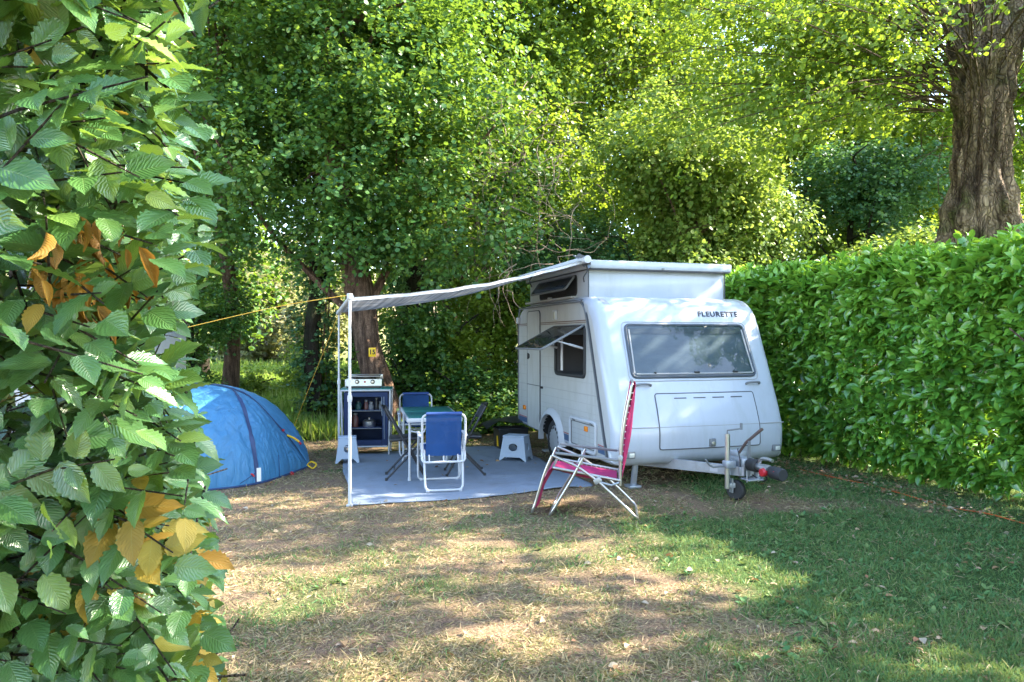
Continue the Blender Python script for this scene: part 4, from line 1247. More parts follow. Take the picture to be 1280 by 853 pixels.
def rope(name, pts, r, label, m=M['rope']):
    mb = MB(); mb.tube(bez(pts, 6), r, 6); o = mb.build(name, m); tag(o, label, 'rope'); return o
rope('guy_rope', [(-1.56, 6.88, 2.02), (-2.2, 7.0, 1.93), (-2.9, 7.05, 1.78), (-3.9, 6.9, 1.52), (-5.2, 6.6, 1.15), (-7.4, 6.2, .05)], .0032, 'yellow guy rope running from the near awning corner towards the hornbeam hedge')
rope('guy_rope', [(-2.30, 9.58, 1.95), (-2.62, 10.05, 1.45), (-3.0, 10.6, .85), (-3.5, 11.3, .02)], .003, 'yellow guy rope sloping down from the far awning pole to the grass')

# ================================================================== GROUNDSHEET
outline = [(-1.53, 6.87), (-1.1, 7.0), (-.6, 7.13), (-.2, 7.28), (.3, 7.55), (.6, 7.72), (.88, 7.84), (.62, 8.55), (.45, 9.2), (.25, 9.9), (-.05, 10.5), (-.5, 10.62), (-1.2, 10.35), (-1.75, 10.1), (-2.27, 9.85), (-2.2, 9.4), (-2.02, 8.6), (-1.8, 7.9)]
op = bez([(a, b, 0) for a, b in outline + [outline[0]]], 5)[:-1]
bm = bmesh.new()
cx_, cy_ = -.75, 8.7
K = 44
rows = []
for k in range(K + 1):
    f = k / K
    rows.append([bm.verts.new((cx_ + (p.x - cx_) * f, cy_ + (p.y - cy_) * f, 0)) for p in op] if k else None)
ctr = bm.verts.new((cx_, cy_, 0))
for k in range(1, K):
    for i in range(len(op)):
        j = (i + 1) % len(op)
        bm.faces.new((rows[k][i], rows[k][j], rows[k + 1][j], rows[k + 1][i]))
for i in range(len(op)):
    bm.faces.new((ctr, rows[1][i], rows[1][(i + 1) % len(op)]))
xs_ = np.array([v.co.x for v in bm.verts]); ys_ = np.array([v.co.y for v in bm.verts])
zz = terrain(xs_, ys_) + .012 + .007 * fbm2(xs_ * 3, ys_ * 3, 3) + .012 * np.clip(1 - np.abs(fbm2(xs_ * 1.1 + 2, ys_ * 1.6, 3) - .5) * 16, 0, 1) + .008 * np.clip(1 - np.abs(fbm2(xs_ * 2.1 + 9, ys_ * .9, 2) - .5) * 22, 0, 1)
for v, z in zip(bm.verts, zz):
    v.co.z = z
eb = bm.faces[:]
r_ = bmesh.ops.extrude_face_region(bm, geom=eb)
for v in [x for x in r_['geom'] if isinstance(x, bmesh.types.BMVert)]: v.co.z -= .008
bmesh.ops.recalc_face_normals(bm, faces=bm.faces)
me = bpy.data.meshes.new('groundsheet'); bm.to_mesh(me); bm.free()
for p in me.polygons: p.use_smooth = True
tag(link_mesh('groundsheet', me, M['mat_grey']), 'blue-grey groundsheet spread on the grass under the awning', 'groundsheet')
GZ0 = .018
def gz(x, y): return float(terrain(np.array([x]), np.array([y]))[0])

# scraps lying on the groundsheet
# ================================================================== TABLE
TR = R(11.7)
tb = empty('folding_table', (-1.0, 8.72, GZ0), TR, 'white folding camping table with a teal top in two halves', 'table')
TW, TL, TZ = .62, 1.36, .70
for sg in (-1, 1):
    mb = MB(); mb.box((0, sg * TL / 4, TZ - .004), (TW - .035, TL / 2 - .02, .012), None, .004); mb.build('tabletop', M['teal_top'], tb)
mb = MB()
for sg in (-1, 1):
    y0, y1 = (-TL / 2, -.004) if sg < 0 else (.004, TL / 2)
    t_, zc, h = .022, TZ - .024, .046
    mb.box((0, y0 + t_ / 2, zc), (TW, t_, h), None, .005); mb.box((0, y1 - t_ / 2, zc), (TW, t_, h), None, .005)
    mb.box((-TW / 2 + t_ / 2, (y0 + y1) / 2, zc), (t_, y1 - y0 - 2 * t_, h), None, .005); mb.box((TW / 2 - t_ / 2, (y0 + y1) / 2, zc), (t_, y1 - y0 - 2 * t_, h), None, .005)
mb.build('edge_frame', M['white_metal'], tb)
for sx in (-1, 1):
    for sy in (-1, 1):
        mb = MB(); mb.tube([(sx * .275, sy * .60, TZ - .04), (sx * .28, sy * .63, 0)], .0135, 10)
        lg = mb.build('leg', M['white_metal'], tb)
        mb = MB(); mb.lathe([(.001, 0), (.019, 0), (.018, .035), (.001, .035)], Matrix.Translation((sx * .28, sy * .63, 0)), 10); mb.build('foot', M['white_plastic'], lg)
mb = MB()
for sy in (-1, 1):
    mb.tube(fillet([(-.275, sy * .605, .55), (-.12, sy * .60, .52), (-.06, sy * .5, TZ - .05), (.06, sy * .5, TZ - .05), (.12, sy * .60, .52), (.275, sy * .605, .55)], .04, 4), .009, 8)
mb.build('brace', M['white_metal'], tb)
mb = MB(); mb.box((.2, -TL / 2 - .001, TZ - .024), (.07, .004, .012)); mb.build('badge', M['red_plastic'], tb)

# ================================================================== BLUE CHAIRS
def blue_chair(loc, rz, label):
    c = empty('camping_chair', loc, rz, label, 'chair', 'blue white-framed camping chairs')
    r = .0125
    mb = MB()
    mb.tube(fillet([(-.215, -.15, .31), (-.225, -.20, .55), (-.225, -.235, .80), (.225, -.235, .80), (.225, -.20, .55), (.215, -.15, .31)], .07, 6), r, 10)
    mb.tube(fillet([(-.225, -.155, .40), (-.225, -.215, .30), (.225, -.215, .30), (.225, -.155, .40)], .05, 5), r, 10)
    mb.build('back_frame', M['white_metal'], c)
    mb = MB(); mb.tube(fillet([(-.20, -.14, .42), (-.20, -.19, .30), (-.195, -.26, .015), (.195, -.26, .015), (.20, -.19, .30), (.20, -.14, .42)], .06, 6), r, 10)
    rl = mb.build('rear_leg_hoop', M['white_metal'], c)
    mb = MB()
    for s in (-1, 1): mb.box((s * .17, -.26, .013), (.035, .034, .026), None, .006)
    mb.build('foot', M['white_plastic'], rl)
    mb = MB(); mb.tube(fillet([(-.245, .10, .55), (-.24, .30, .30), (-.235, .37, .015), (.235, .37, .015), (.24, .30, .30), (.245, .10, .55)], .06, 6), r, 10)
    fl = mb.build('front_leg_hoop', M['white_metal'], c)
    mb = MB()
    for s in (-1, 1): mb.box((s * .20, .37, .013), (.035, .034, .026), None, .006)
    mb.build('foot', M['white_plastic'], fl)
    for s in (-1, 1):
        mb = MB(); mb.box((s * .245, .04, .565), (.036, .36, .022), Matrix.Translation((0, 0, 0)), .008)
        mb.tube([(s * .23, -.205, .565), (s * .245, -.12, .565)], .01, 8); mb.build('armrest', M['white_plastic'], c)
    mb = MB(); mb.tube([(-.215, -.16, .37), (-.215, .26, .425)], r, 8); mb.tube([(.215, -.16, .37), (.215, .26, .425)], r, 8)
    mb.tube([(-.215, .26, .425), (.215, .26, .425)], r, 8)
    for x in (-.15, .0, .15): mb.tube([(x, -.17, .37), (x, -.205, .30)], .008, 6)
    mb.build('seat_frame', M['white_metal'], c)
    mb = MB()
    mb.grid(lambda a, b: (-.19 + .38 * a, -.155 + .42 * b, .375 + .055 * b - .035 * math.sin(PI * a) * math.sin(PI * b)), 8, 8)
    mb.grid(lambda a, b: (-.19 + .38 * a, -.160 + .42 * b, .367 + .055 * b - .035 * math.sin(PI * a) * math.sin(PI * b)), 8, 8)
    mb.build('seat', M['sling_blue'], c)
    mb = MB()
    def bk(o): return lambda a, b: (-.185 + .37 * a, -.155 - .085 * b + o - .03 * math.sin(PI * a) * (1 - .6 * b), .36 + .45 * b)
    mb.grid(bk(0), 8, 10); mb.grid(bk(-.006), 8, 10)
    bs = mb.build('backrest', M['sling_blue'], c)
    mb = MB(); mb.tube([(-.185, -.238, .805), (.185, -.238, .805)], .019, 10); mb.build('top_hem', M['blue_edge'], bs)
    return c
c1 = blue_chair((-.75, 7.72, GZ0), R(10.5), 'blue mesh chair with white frame, its back to the camera at the near table end')
c2 = blue_chair((-1.33, 10.02, GZ0), R(190), 'blue mesh chair with white frame beyond the far end of the table')

# ================================================================== BLACK FOLDING CHAIRS
def black_chair(loc, rz, label):
    c = empty('folding_chair', loc, rz, label, 'chair', 'black folding chairs at the table')
    r = .012
    for s in (-1, 1):
        mb = MB(); mb.tube([(s * .20, -.25, .80), (s * .205, -.07, .48), (s * .21, .20, .01)], r, 8); l = mb.build('front_leg', M['black_plastic'], c)
        mb = MB(); mb.lathe([(.001, 0), (.017, 0), (.016, .03), (.001, .03)], Matrix.Translation((s * .21, .20, 0)), 10); mb.build('foot', M['rubber'], l)
        mb = MB(); mb.tube([(s * .185, .16, .44), (s * .185, -.02, .24), (s * .185, -.24, .01)], r, 8); l = mb.build('rear_leg', M['black_plastic'], c)
        mb = MB(); mb.lathe([(.001, 0), (.017, 0), (.016, .03), (.001, .03)], Matrix.Translation((s * .185, -.24, 0)), 10); mb.build('foot', M['rubber'], l)
    mb = MB(); mb.tube([(-.2, .13, .11), (.2, .13, .11)], .009, 8); mb.tube([(-.185, -.15, .105), (.185, -.15, .105)], .009, 8); mb.tube([(-.2, -.25, .80), (.2, -.25, .80)], r, 8); mb.build('crossbar', M['black_plastic'], c)
    mb = MB(); mb.box((0, .0, .455), (.36, .37, .035), Matrix.Rotation(R(3), 4, 'X'), .015); mb.build('seat', M['black_pad'], c, smooth=60)
    mb = MB(); mb.grid(lambda a, b: (-.19 + .38 * a, -.255 + .085 * (1 - b) - .03 * math.sin(PI * a), .64 + .17 * b + .02 * math.sin(PI * a)), 8, 4)
    mb.grid(lambda a, b: (-.19 + .38 * a, -.270 + .085 * (1 - b) - .03 * math.sin(PI * a), .64 + .17 * b + .02 * math.sin(PI * a)), 8, 4)
    mb.build('backrest', M['black_pad'], c)
    return c
black_chair((-1.20, 8.27, GZ0), R(-80), 'black folding chair on the cupboard side of the table')
black_chair((-.58, 8.50, GZ0), R(98), 'black folding chair on the caravan side of the table')

# ================================================================== CAMP CUPBOARD + STOVE
cb = empty('camp_cupboard', (-2.02, 10.05, gz(-2.02, 10.05)), R(6), 'open-fronted navy fabric camping cupboard with a white tube frame', 'cupboard')
CWD, CDP, CH, CB = .58, .42, .91, .13
mb = MB()
for s in (-1, 1):
    mb.tube([(s * .33, -CDP / 2 - .01, CH - .02), (s * .31, -CDP / 2, .0)], .012, 8); mb.tube([(s * .33, CDP / 2, CH - .02), (s * .31, CDP / 2, .0)], .012, 8)
mb.tube(fillet([(-.34, -CDP / 2 - .02, CH - .012), (.34, -CDP / 2 - .02, CH - .012), (.34, CDP / 2 + .02, CH - .012), (-.34, CDP / 2 + .02, CH - .012)], .04, 4, True), .014, 8, True)
mb.tube([(-.33, -CDP / 2 - .012, .80), (-.31, CDP / 2, .25)], .008, 6); mb.tube([(-.29, -CDP / 2 - .01, CB), (.29, -CDP / 2 - .01, CB)], .011, 8)
mb.build('frame', M['white_metal'], cb)
mb = MB(); mb.box((0, 0, CH + .004), (.69, CDP + .05, .018), None, .006); mb.build('top', M['teal_top'], cb)
mb = MB(); t_ = .012
mb.box((-CWD / 2, 0, (CB + CH) / 2 - .02), (t_, CDP, CH - CB - .05)); mb.box((CWD / 2, 0, (CB + CH) / 2 - .02), (t_, CDP, CH - CB - .05))
mb.box((0, CDP / 2, (CB + CH) / 2 - .02), (CWD - t_, t_, CH - CB - .05)); mb.box((0, 0, CB + .012), (CWD - t_, CDP - t_, .02)); mb.box((0, 0, CH - .052), (CWD - t_, CDP - t_, .014))
# front valance and corner pillars, rounded opening
mb.plate([(p.x, -CDP / 2 - .004, p.z) for p in [Vector((-CWD / 2, 0, CB)), Vector((-CWD / 2 + .075, 0, CB)), Vector((-CWD / 2 + .075, 0, CH - .14)), Vector((-CWD / 2 + .10, 0, CH - .10)), Vector((CWD / 2 - .10, 0, CH - .10)), Vector((CWD / 2 - .07, 0, CH - .14)), Vector((CWD / 2 - .07, 0, CB)), Vector((CWD / 2, 0, CB)), Vector((CWD / 2, 0, CH - .04)), Vector((-CWD / 2, 0, CH - .04))]], (0, .008, 0))
mb.box((0, -CDP / 2 - .001, CB + .055), (CWD - .15, .008, .07))
mb.build('fabric_body', M['navy'], cb, smooth=20)
for z in (.375, .615):
    mb = MB(); mb.box((0, .0, z), (CWD - .03, CDP - .04, .014), None, .004); sh = mb.build('shelf', M['navy'], cb)
    mb = MB(); mb.tube([(-CWD / 2 + .08, -CDP / 2 + .012, z), (CWD / 2 - .08, -CDP / 2 + .012, z)], .006, 6); mb.build('shelf_edge', M['grey_trim'], sh)
mb = MB(); mb.tube([(.245, -CDP / 2 - .01, CH - .10), (.25, -CDP / 2 - .012, CB + .1)], .006, 6); mb.tube([(.215, -CDP / 2 - .01, CH - .10), (.22, -CDP / 2 - .012, .55)], .006, 6); mb.build('rolled_door', M['mat_grey'], cb)
cbM = cb.matrix_basis.copy()
def incup(x, y, z): return cbM @ Vector((x, y, z))
def jar(x, z, r, h, m, name, label, cat, lidm=None):
    p = incup(x, -.06, z)
    o = empty(name, p, R(6), label, cat)
    mb = MB(); mb.lathe([(.001, 0), (r, 0), (r * 1.03, h * .1), (r, h * .75), (r * .7, h * .85), (r * .7, h), (.001, h)], None, 18); mb.build('body', m, o, smooth=40)
    mb = MB(); mb.lathe([(.001, h), (r * .76, h), (r * .76, h + .022), (.001, h + .024)], None, 18); mb.build('lid', lidm or M['grey_trim'], o)
jar(-.115, .622, .042, .10, M['shaded_green'], 'mug', 'squat green-blue canister on the top shelf of the cupboard', 'canister', M['black_plastic'])
jar(.06, .622, .036, .085, M['shaded_jar'], 'tub', 'small white tub in the middle of the cupboard shelf', 'tub', M['shaded_jar'])
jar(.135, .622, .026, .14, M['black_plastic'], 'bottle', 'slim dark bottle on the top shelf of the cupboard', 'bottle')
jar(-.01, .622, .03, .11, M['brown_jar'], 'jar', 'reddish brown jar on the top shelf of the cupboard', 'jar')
jar(.195, .622, .034, .09, M['shaded_jar'], 'tub', 'small pale tub at the open door side of the shelf', 'tub', M['grey_trim'])
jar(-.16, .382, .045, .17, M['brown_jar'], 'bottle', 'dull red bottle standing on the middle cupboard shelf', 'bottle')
pn = empty('saucepan', incup(.03, -.03, .382), R(20), 'steel saucepan with a lid on the middle cupboard shelf', 'saucepan')
mb = MB(); mb.lathe([(.001, 0), (.085, 0), (.09, .01), (.09, .075), (.085, .078), (.001, .079)], None, 24); mb.build('pan', M['steel'], pn, smooth=40)
mb = MB(); mb.lathe([(.001, .079), (.088, .079), (.06, .10), (.015, .105), (.015, .125), (.001, .126)], None, 24); mb.build('lid', M['steel'], pn, smooth=40)

sv = empty('gas_stove', incup(-.035, -.02, CH + .013), R(6), 'two-burner silver gas stove standing on the cupboard', 'stove')
mb = MB(); mb.box((0, 0, .075), (.50, .32, .10), None, .008); mb.build('body', M['alu'], sv, smooth=30)
mb = MB(); mb.box((0, -.02, .0135), (.46, .28, .026)); mb.build('base', M['black_plastic'], sv)
mb = MB(); mb.plate([(-.245, -.165, .035), (.245, -.165, .035), (.245, -.155, .125), (-.245, -.155, .125)], (0, -.006, 0)); pnl = mb.build('control_panel', M['steel'], sv)
for x in (-.085, .125):
    mb = MB(); mb.lathe([(.001, 0), (.030, 0), (.026, -.024), (.001, -.026)], Matrix.Translation((x, -.168, .09)), 18, 'y'); k = mb.build('knob', M['black_plastic'], sv)
    mb = MB(); mb.lathe([(.001, -.024), (.018, -.024), (.017, -.030), (.001, -.031)], Matrix.Translation((x, -.168, .09)), 16, 'y'); mb.build('knob_cap', M['steel'], k)
mb = MB(); mb.box((.02, -.172, .09), (.022, .02, .022), None, .003); mb.build('igniter_button', M['red_plastic'], sv)
for x in (-.12, .12):
    mb = MB()
    for a in range(4): mb.box((x, 0, .142), (.19, .008, .008), Matrix.Translation((x, 0, 0)) @ Matrix.Rotation(a * PI / 4, 4, 'Z') @ Matrix.Translation((-x, 0, 0)))
    mb.lathe([(.001, .125), (.04, .125), (.035, .138), (.001, .138)], Matrix.Translation((x, 0, 0)), 16); mb.build('burner', M['black_plastic'], sv)
mb = MB(); mb.box((0, .155, .150), (.48, .012, .06), None, .004); mb.box((0, .02, .165), (.44, .27, .010), Matrix.Rotation(R(3), 4, 'X'), .004); mb.build('lid', M['alu'], sv)

# ================================================================== STEP STOOLS
def stool(loc, rz, label, wd=.33, dp=.25, h=.33):
    s = empty('step_stool', loc, rz, label, 'stool', 'pale blue-grey plastic step stools')
    mb = MB(); mb.box((0, 0, h - .012), (wd - .015, dp - .01, .024), None, .007); mb.box((0, 0, h + .001), (.075, .025, .004)); mb.build('step', M['blue_grey_plastic'], s, smooth=30)
    def panel(w0, w1, y0, y1, M_):
        """tapered side with an oval hole and arched foot"""
        N_ = 72; hole = []; outer = []
        zc = h * .55; hw, hh = min(.062, w0 * .22), .048
        arch_w = w1 * .5 - .055
        def sd(p, q):
            # distance to outer boundary along ray from (0,zc)
            best = 9
            segs = [((-w1 / 2, 0), (-w0 / 2, h - .02)), ((w0 / 2, h - .02), (w1 / 2, 0)), ((-w0 / 2, h - .02), (w0 / 2, h - .02)),
                    ((-w1 / 2, 0), (-arch_w, 0)), ((arch_w, 0), (w1 / 2, 0)), ((-arch_w, 0), (-arch_w + .02, .055)), ((arch_w - .02, .055), (arch_w, 0)), ((-arch_w + .02, .055), (arch_w - .02, .055))]
            for (ax, az), (bx, bz) in segs:
                ex, ez = bx - ax, bz - az
                den = p * ez - q * ex
                if abs(den) < 1e-9: continue
                t = ((ax) * ez - (az - zc) * ex) / den
                u = ((ax) * q - (az - zc) * p) / den
                if t > 1e-6 and -1e-6 <= u <= 1 + 1e-6: best = min(best, t)
            return best
        for k in range(N_):
            a = 2 * PI * k / N_ + .001
            c_, s_ = math.cos(a), math.sin(a)
            t = sd(c_, s_)
            outer.append((c_ * t, zc + s_ * t)); hole.append((hw * c_ * (1 if abs(c_) < .7 else .98), zc + hh * s_))
        def P(x, z, o):
            f = z / h; return M_ @ Vector((x, (y1 + (y0 - y1) * f) + o, z))
        vs = []; f = []
        for o in (0, .012):
            vs += [P(x, z, o) for x, z in outer] + [P(x, z, o) for x, z in hole]
        n2 = 2 * N_
        for k in range(N_):
            j = (k + 1) % N_
            f += [(k, j, N_ + j, N_ + k), (n2 + k, n2 + N_ + k, n2 + N_ + j, n2 + j), (k, n2 + k, n2 + j, j), (N_ + k, N_ + j, n2 + N_ + j, n2 + N_ + k)]
        mbx = MB(); mbx.add(vs, f); return mbx
    I4 = Matrix.Identity(4)
    for rot, w0, w1, y0, y1 in ((0, wd - .03, wd + .06, -dp / 2 + .012, -dp / 2 - .03), (PI, wd - .03, wd + .06, -dp / 2 + .012, -dp / 2 - .03),
                                (PI / 2, dp - .02, dp + .035, -wd / 2 + .016, -wd / 2 - .03), (-PI / 2, dp - .02, dp + .035, -wd / 2 + .016, -wd / 2 - .03)):
        panel(w0, w1, y0, y1, Matrix.Rotation(rot, 4, 'Z')).build('side_panel', M['blue_grey_plastic'], s, smooth=25)
    return s
stool((.055, 9.42, GZ0), R(-20), 'pale blue-grey step stool beside the caravan door', .31, .24)
stool((-2.12, 9.28, GZ0), R(12), 'pale blue-grey step stool at the cupboard by the awning pole', .24, .20, .33)

# ================================================================== RECLINER
rc = empty('reclining_chair', (.70, 6.68, gz(.7, 6.68)), R(82), 'pink high-back reclining garden chair with bare aluminium tubes', 'chair')
hw = .275; r = .0125
for s in (-1, 1):
    mb = MB(); mb.box((s * (hw + .005), .0, .555), (.035, .56, .022), Matrix.Translation((0, 0, .555)) @ Matrix.Rotation(R(5.5), 4, 'X') @ Matrix.Translation((0, 0, -.555)), .009)
    mb.build('armrest', M['grey_trim'], rc, smooth=40)
mb = MB(); mb.tube(fillet([(-hw, .03, .54), (-hw, .14, .33), (-hw + .0, .33, .012), (hw, .33, .012), (hw, .14, .33), (hw, .03, .54)], .07, 5), r, 10); mb.build('front_leg_hoop', M['alu'], rc)
mb = MB(); mb.tube(fillet([(-hw, .30, .555), (-hw, .02, .50) if False else (-hw, .09, .47), (-hw, -.10, .34), (-hw, -.32, .14), (-hw, -.45, .012), (hw, -.45, .012), (hw, -.32, .14), (hw, -.10, .34), (hw, .09, .47), (hw, .30, .555)], .06, 5), r, 10); mb.build('rear_leg_hoop', M['alu'], rc)
mb = MB(); mb.tube(bez([(-hw + .025, -.30, .30), (-hw + .025, -.305, .55), (-hw + .02, -.335, .85), (-hw + .03, -.39, 1.14), (-hw + .06, -.405, 1.205)] + [(0, -.41, 1.225)] + [(hw - .06, -.405, 1.205), (hw - .03, -.39, 1.14), (hw - .02, -.335, .85), (hw - .025, -.305, .55), (hw - .025, -.30, .30)], 5), r, 10); mb.build('back_frame', M['alu'], rc)
mb = MB(); mb.tube(fillet([(-hw + .02, -.30, .345), (-hw + .02, .0, .395), (-hw + .02, .30, .445), (hw - .02, .30, .445), (hw - .02, .0, .395), (hw - .02, -.30, .345)], .03, 4), r, 10); mb.tube([(-hw + .02, -.29, .347), (hw - .02, -.29, .347)], .009, 8)
mb.build('seat_frame', M['alu'], rc)
mb = MB(); mb.tube(bez([(-hw + .015, .31, .55)] + [(-hw + .02, .38, .38), (-hw + .03, .45, .15), (-hw + .05, .49, .035), (0, .497, .022), (hw - .05, .49, .035), (hw - .03, .45, .15), (hw - .02, .38, .38), (hw - .015, .31, .55)], 5), r, 10); mb.build('legrest_frame', M['alu'], rc)
mb = MB()
for s in (-1, 1):
    mb.box((s * (hw + .002), -.10, .345), (.03, .07, .05), Matrix.Translation((0, -.1, .345)) @ Matrix.Rotation(R(-35), 4, 'X') @ Matrix.Translation((0, .1, -.345)), .008)
    mb.box((s * hw, -.30, .545), (.025, .04, .05), None, .006); mb.box((s * hw, .05, .50), (.02, .04, .04), None, .006)
    mb.tube([(s * hw, -.10, .335), (s * hw, -.22, .305), (s * hw, -.29, .33)], .010, 8)
mb.build('bracket', M['galv'], rc)
def slab(fn, nu, nv, th):
    mbx = MB(); mbx.grid(lambda a, b: fn(a, b), nu, nv); mbx.grid(lambda a, b: Vector(fn(a, b)) + Vector(th), nu, nv); return mbx
wi = hw - .045
slab(lambda a, b: (-wi + 2 * wi * a, -.27 + .57 * b, .355 + .085 * b - .055 * math.sin(PI * a) ** .7 * math.sin(PI * b) - .012), 12, 10, (0, 0, -.008)).build('seat', M['pink'], rc)
slab(lambda a, b: (-wi + 2 * wi * a, float(np.interp(b, [0, .3, .65, 1], [-.305, -.325, -.36, -.425])) - .055 * math.sin(PI * a) ** .8 * math.sin(PI * min(1, b * .9 + .05)), .36 + .84 * b), 12, 14, (0, -.008, 0)).build('backrest', M['pink'], rc)
slab(lambda a, b: (-wi + 2 * wi * a, float(np.interp(b, [0, .5, 1], [.485, .435, .335])) - .03 * math.sin(PI * a), .06 + .36 * b), 10, 8, (0, -.008, 0)).build('legrest', M['pink'], rc)
slab(lambda a, b: (-wi + 2 * wi * a, -.385 - .03 * b - .05 * math.sin(PI * a) ** .8 * math.sin(PI * min(1, (.77 + .22 * b) * .9 + .05)), 1.01 + .19 * b), 10, 6, (0, .022, 0)).build('headrest', M['pink'], rc)
mb = MB()
for s in (-1, 1):
    n = 13
    for k in range(n):
        b = (k + .5) / n
        mb.tube([(s * wi, -.27 + .57 * b, .345 + .085 * b), (s * (hw - .022), -.27 + .57 * b, .352 + .085 * b)], .004, 5)
        z = .40 + .75 * b; yy = float(np.interp((z - .36) / .84, [0, .3, .65, 1], [-.305, -.325, -.36, -.425]))
        mb.tube([(s * wi, yy - .004, z), (s * (hw - .022), yy + .012, z)], .004, 5)
mb.build('lacing', M['white_plastic'], rc)

# ================================================================== BLACK BOX behind the stool
bx = empty('storage_crate', (-.02, 10.55, gz(0, 10.5)), R(18), 'black plastic storage crate behind the step stool', 'crate')
mb = MB()
mb.plate([(-.20, -.15, .02), (.20, -.15, .02), (.22, -.16, .30), (-.22, -.16, .30)], (0, .012, 0)); mb.plate([(-.20, .15, .02), (.20, .15, .02), (.22, .16, .30), (-.22, .16, .30)], (0, -.012, 0))
mb.plate([(-.20, -.137, .02), (-.20, .137, .02), (-.22, .147, .30), (-.22, -.147, .30)], (.012, 0, 0)); mb.plate([(.20, -.137, .02), (.20, .137, .02), (.22, .147, .30), (.22, -.147, .30)], (-.012, 0, 0))
mb.box((0, 0, .012), (.40, .30, .02)); mb.build('box', M['black_plastic'], bx, smooth=20)
mb = MB(); mb.tube([(p.x, p.y, p.z) for p in fillet([(-.228, -.168, .30), (.228, -.168, .30), (.228, .168, .30), (-.228, .168, .30)], .03, 4, True)], .011, 8, True); mb.build('rim', M['black_plastic'], bx)
mb = MB(); mb.plate([(-.215, -.1, .05), (-.222, -.05, .05), (-.226, -.05, .20), (-.226, -.1, .20)], (-.003, 0, 0)); mb.build('sticker', M['yellow'], bx)
cl = MB()
def cov(a, b):
    x = -.42 + .88 * a; y = -.20 + .55 * b
    z = .405 + .05 * b - .45 * max(0, .20 - a) - .22 * max(0, b - .6) + .018 * math.sin(9 * a + 4 * b) - .10 * max(0, a - .8)
    return (x, y, z)
cl.grid(cov, 18, 10); cl.grid(lambda a, b: Vector(cov(a, b)) - Vector((0, 0, .008)), 18, 10)
o = cl.build('black_sheet', M['black_plastic']); o.location = (-.02, 10.62, 0); o.rotation_euler = (0, 0, R(18)); tag(o, 'loose black plastic sheet draped over the storage crate', 'plastic sheet')

# ================================================================== TENT
tent = empty('tent', (-3.7, 8.4, 0), 0, 'blue pop-up dome tent with dark navy seams, beside the hornbeam hedge', 'tent')
TO = Vector((-3.7, 8.4, 0))
RG = [(-2.55, 8.98, .03), (-2.70, 8.95, .26), (-2.92, 8.92, .53), (-3.24, 8.90, .86), (-3.48, 8.90, .98), (-3.75, 8.90, 1.04), (-4.15, 8.88, 1.05), (-4.6, 8.85, .95), (-5.0, 8.8, .66), (-5.35, 8.75, .04)]
FB = [(-2.545, 8.93), (-2.59, 8.70), (-2.64, 8.45), (-2.70, 8.2), (-2.80, 7.94), (-3.05, 7.68), (-3.55, 7.46), (-4.2, 7.44), (-4.8, 7.75), (-5.33, 8.65)]
BB = [(-2.545, 9.02), (-2.62, 9.3), (-2.75, 9.6), (-3.0, 9.9), (-3.25, 10.1), (-3.55, 10.25), (-4.1, 10.3), (-4.6, 10.15), (-5.0, 9.7), (-5.33, 8.9)]
def curve_at(pts, s):
    n = len(pts) - 1; x = min(max(s, 0), 1) * n; i = min(int(x), n - 1); f = x - i
    P = [Vector(tuple(p) + (0,) * (3 - len(p))) for p in (pts[max(i - 1, 0)], pts[i], pts[i + 1], pts[min(i + 2, n)])]
    return 0.5 * ((2 * P[1]) + (P[2] - P[0]) * f + (2 * P[0] - 5 * P[1] + 4 * P[2] - P[3]) * f * f + (3 * P[1] - P[0] - 3 * P[2] + P[3]) * f ** 3)
def tsurf(s, t, off=0.0, side=1):
    Rr = curve_at(RG, s); Bq = curve_at(FB if side > 0 else BB, s)
    a = t * PI / 2
    h = math.sin(a) ** 1.02; k = 1 - math.cos(a)
    xy = Vector((Rr.x, Rr.y, 0)).lerp(Vector((Bq.x, Bq.y, 0)), h)
    z = max(Rr.z, .0) * (1 - k) ** .92
    # fabric pulled flat between the hoops, small gathers near the seams
    g = .5 - .5 * math.cos(2 * PI * ((s * 9) % 4.0) / 4.0)
    wv = (.5 - abs(mnoise.noise(Vector((s * 22 + t * 5, t * 2.2, 4))))) * .035 - .012 + (.4 - abs(mnoise.noise(Vector((s * 48 - t * 16, t * 4, 9))))) * .022
    p = Vector((xy.x, xy.y, z + .0))
    ctr = Vector((-3.9, 8.8, .2)); n = (p - ctr).normalized()
    e = math.sin(PI * min(1, max(0, t))) * min(1, s * 6) * min(1, (1 - s) * 6)
    return p + n * (off + wv * e) - TO
mb = MB()
ns, nt_ = 190, 56
mb.grid(lambda s, t: tsurf(s, t), ns, nt_); mb.grid(lambda s, t: tsurf(s, t, 0, -1), 60, 20)
mb.build('flysheet', M['tent_blue'], tent, smooth=60)
mb = MB(); S1 = 4 / 9
mb.grid(lambda a, t: tsurf(S1 - .006 + .019 * a + .012 * math.sin(PI * t), t, .006), 3, 40)
mb.build('pole_sleeve', M['tent_navy'], tent)
mb = MB(); mb.grid(lambda s, a: tsurf(.02 + .96 * s, .035 - .085 * a if False else .05 * a, .008, 1), 70, 2); mb.grid(lambda s, a: tsurf(.02 + .96 * s, .04 * a, .008, -1), 70, 2)
mb.build('ridge_band', M['tent_navy'], tent)
mb = MB(); mb.tube([tsurf(s, 1.0, .004) + Vector((0, 0, .012)) for s in np.linspace(0.0, 1, 60)], .011, 6); mb.build('hem', M['tent_navy'], tent)
mb = MB()
mb.tube([tsurf(S1 + .012 + .06 * f, .93 + .05 * f, .008) for f in np.linspace(0, 1, 10)], .004, 5)
mb.tube([tsurf(.30, .80 + .2 * f, .006) for f in np.linspace(0, 1, 8)], .004, 5)
mb.build('seam_cord', M['tent_navy'], tent)
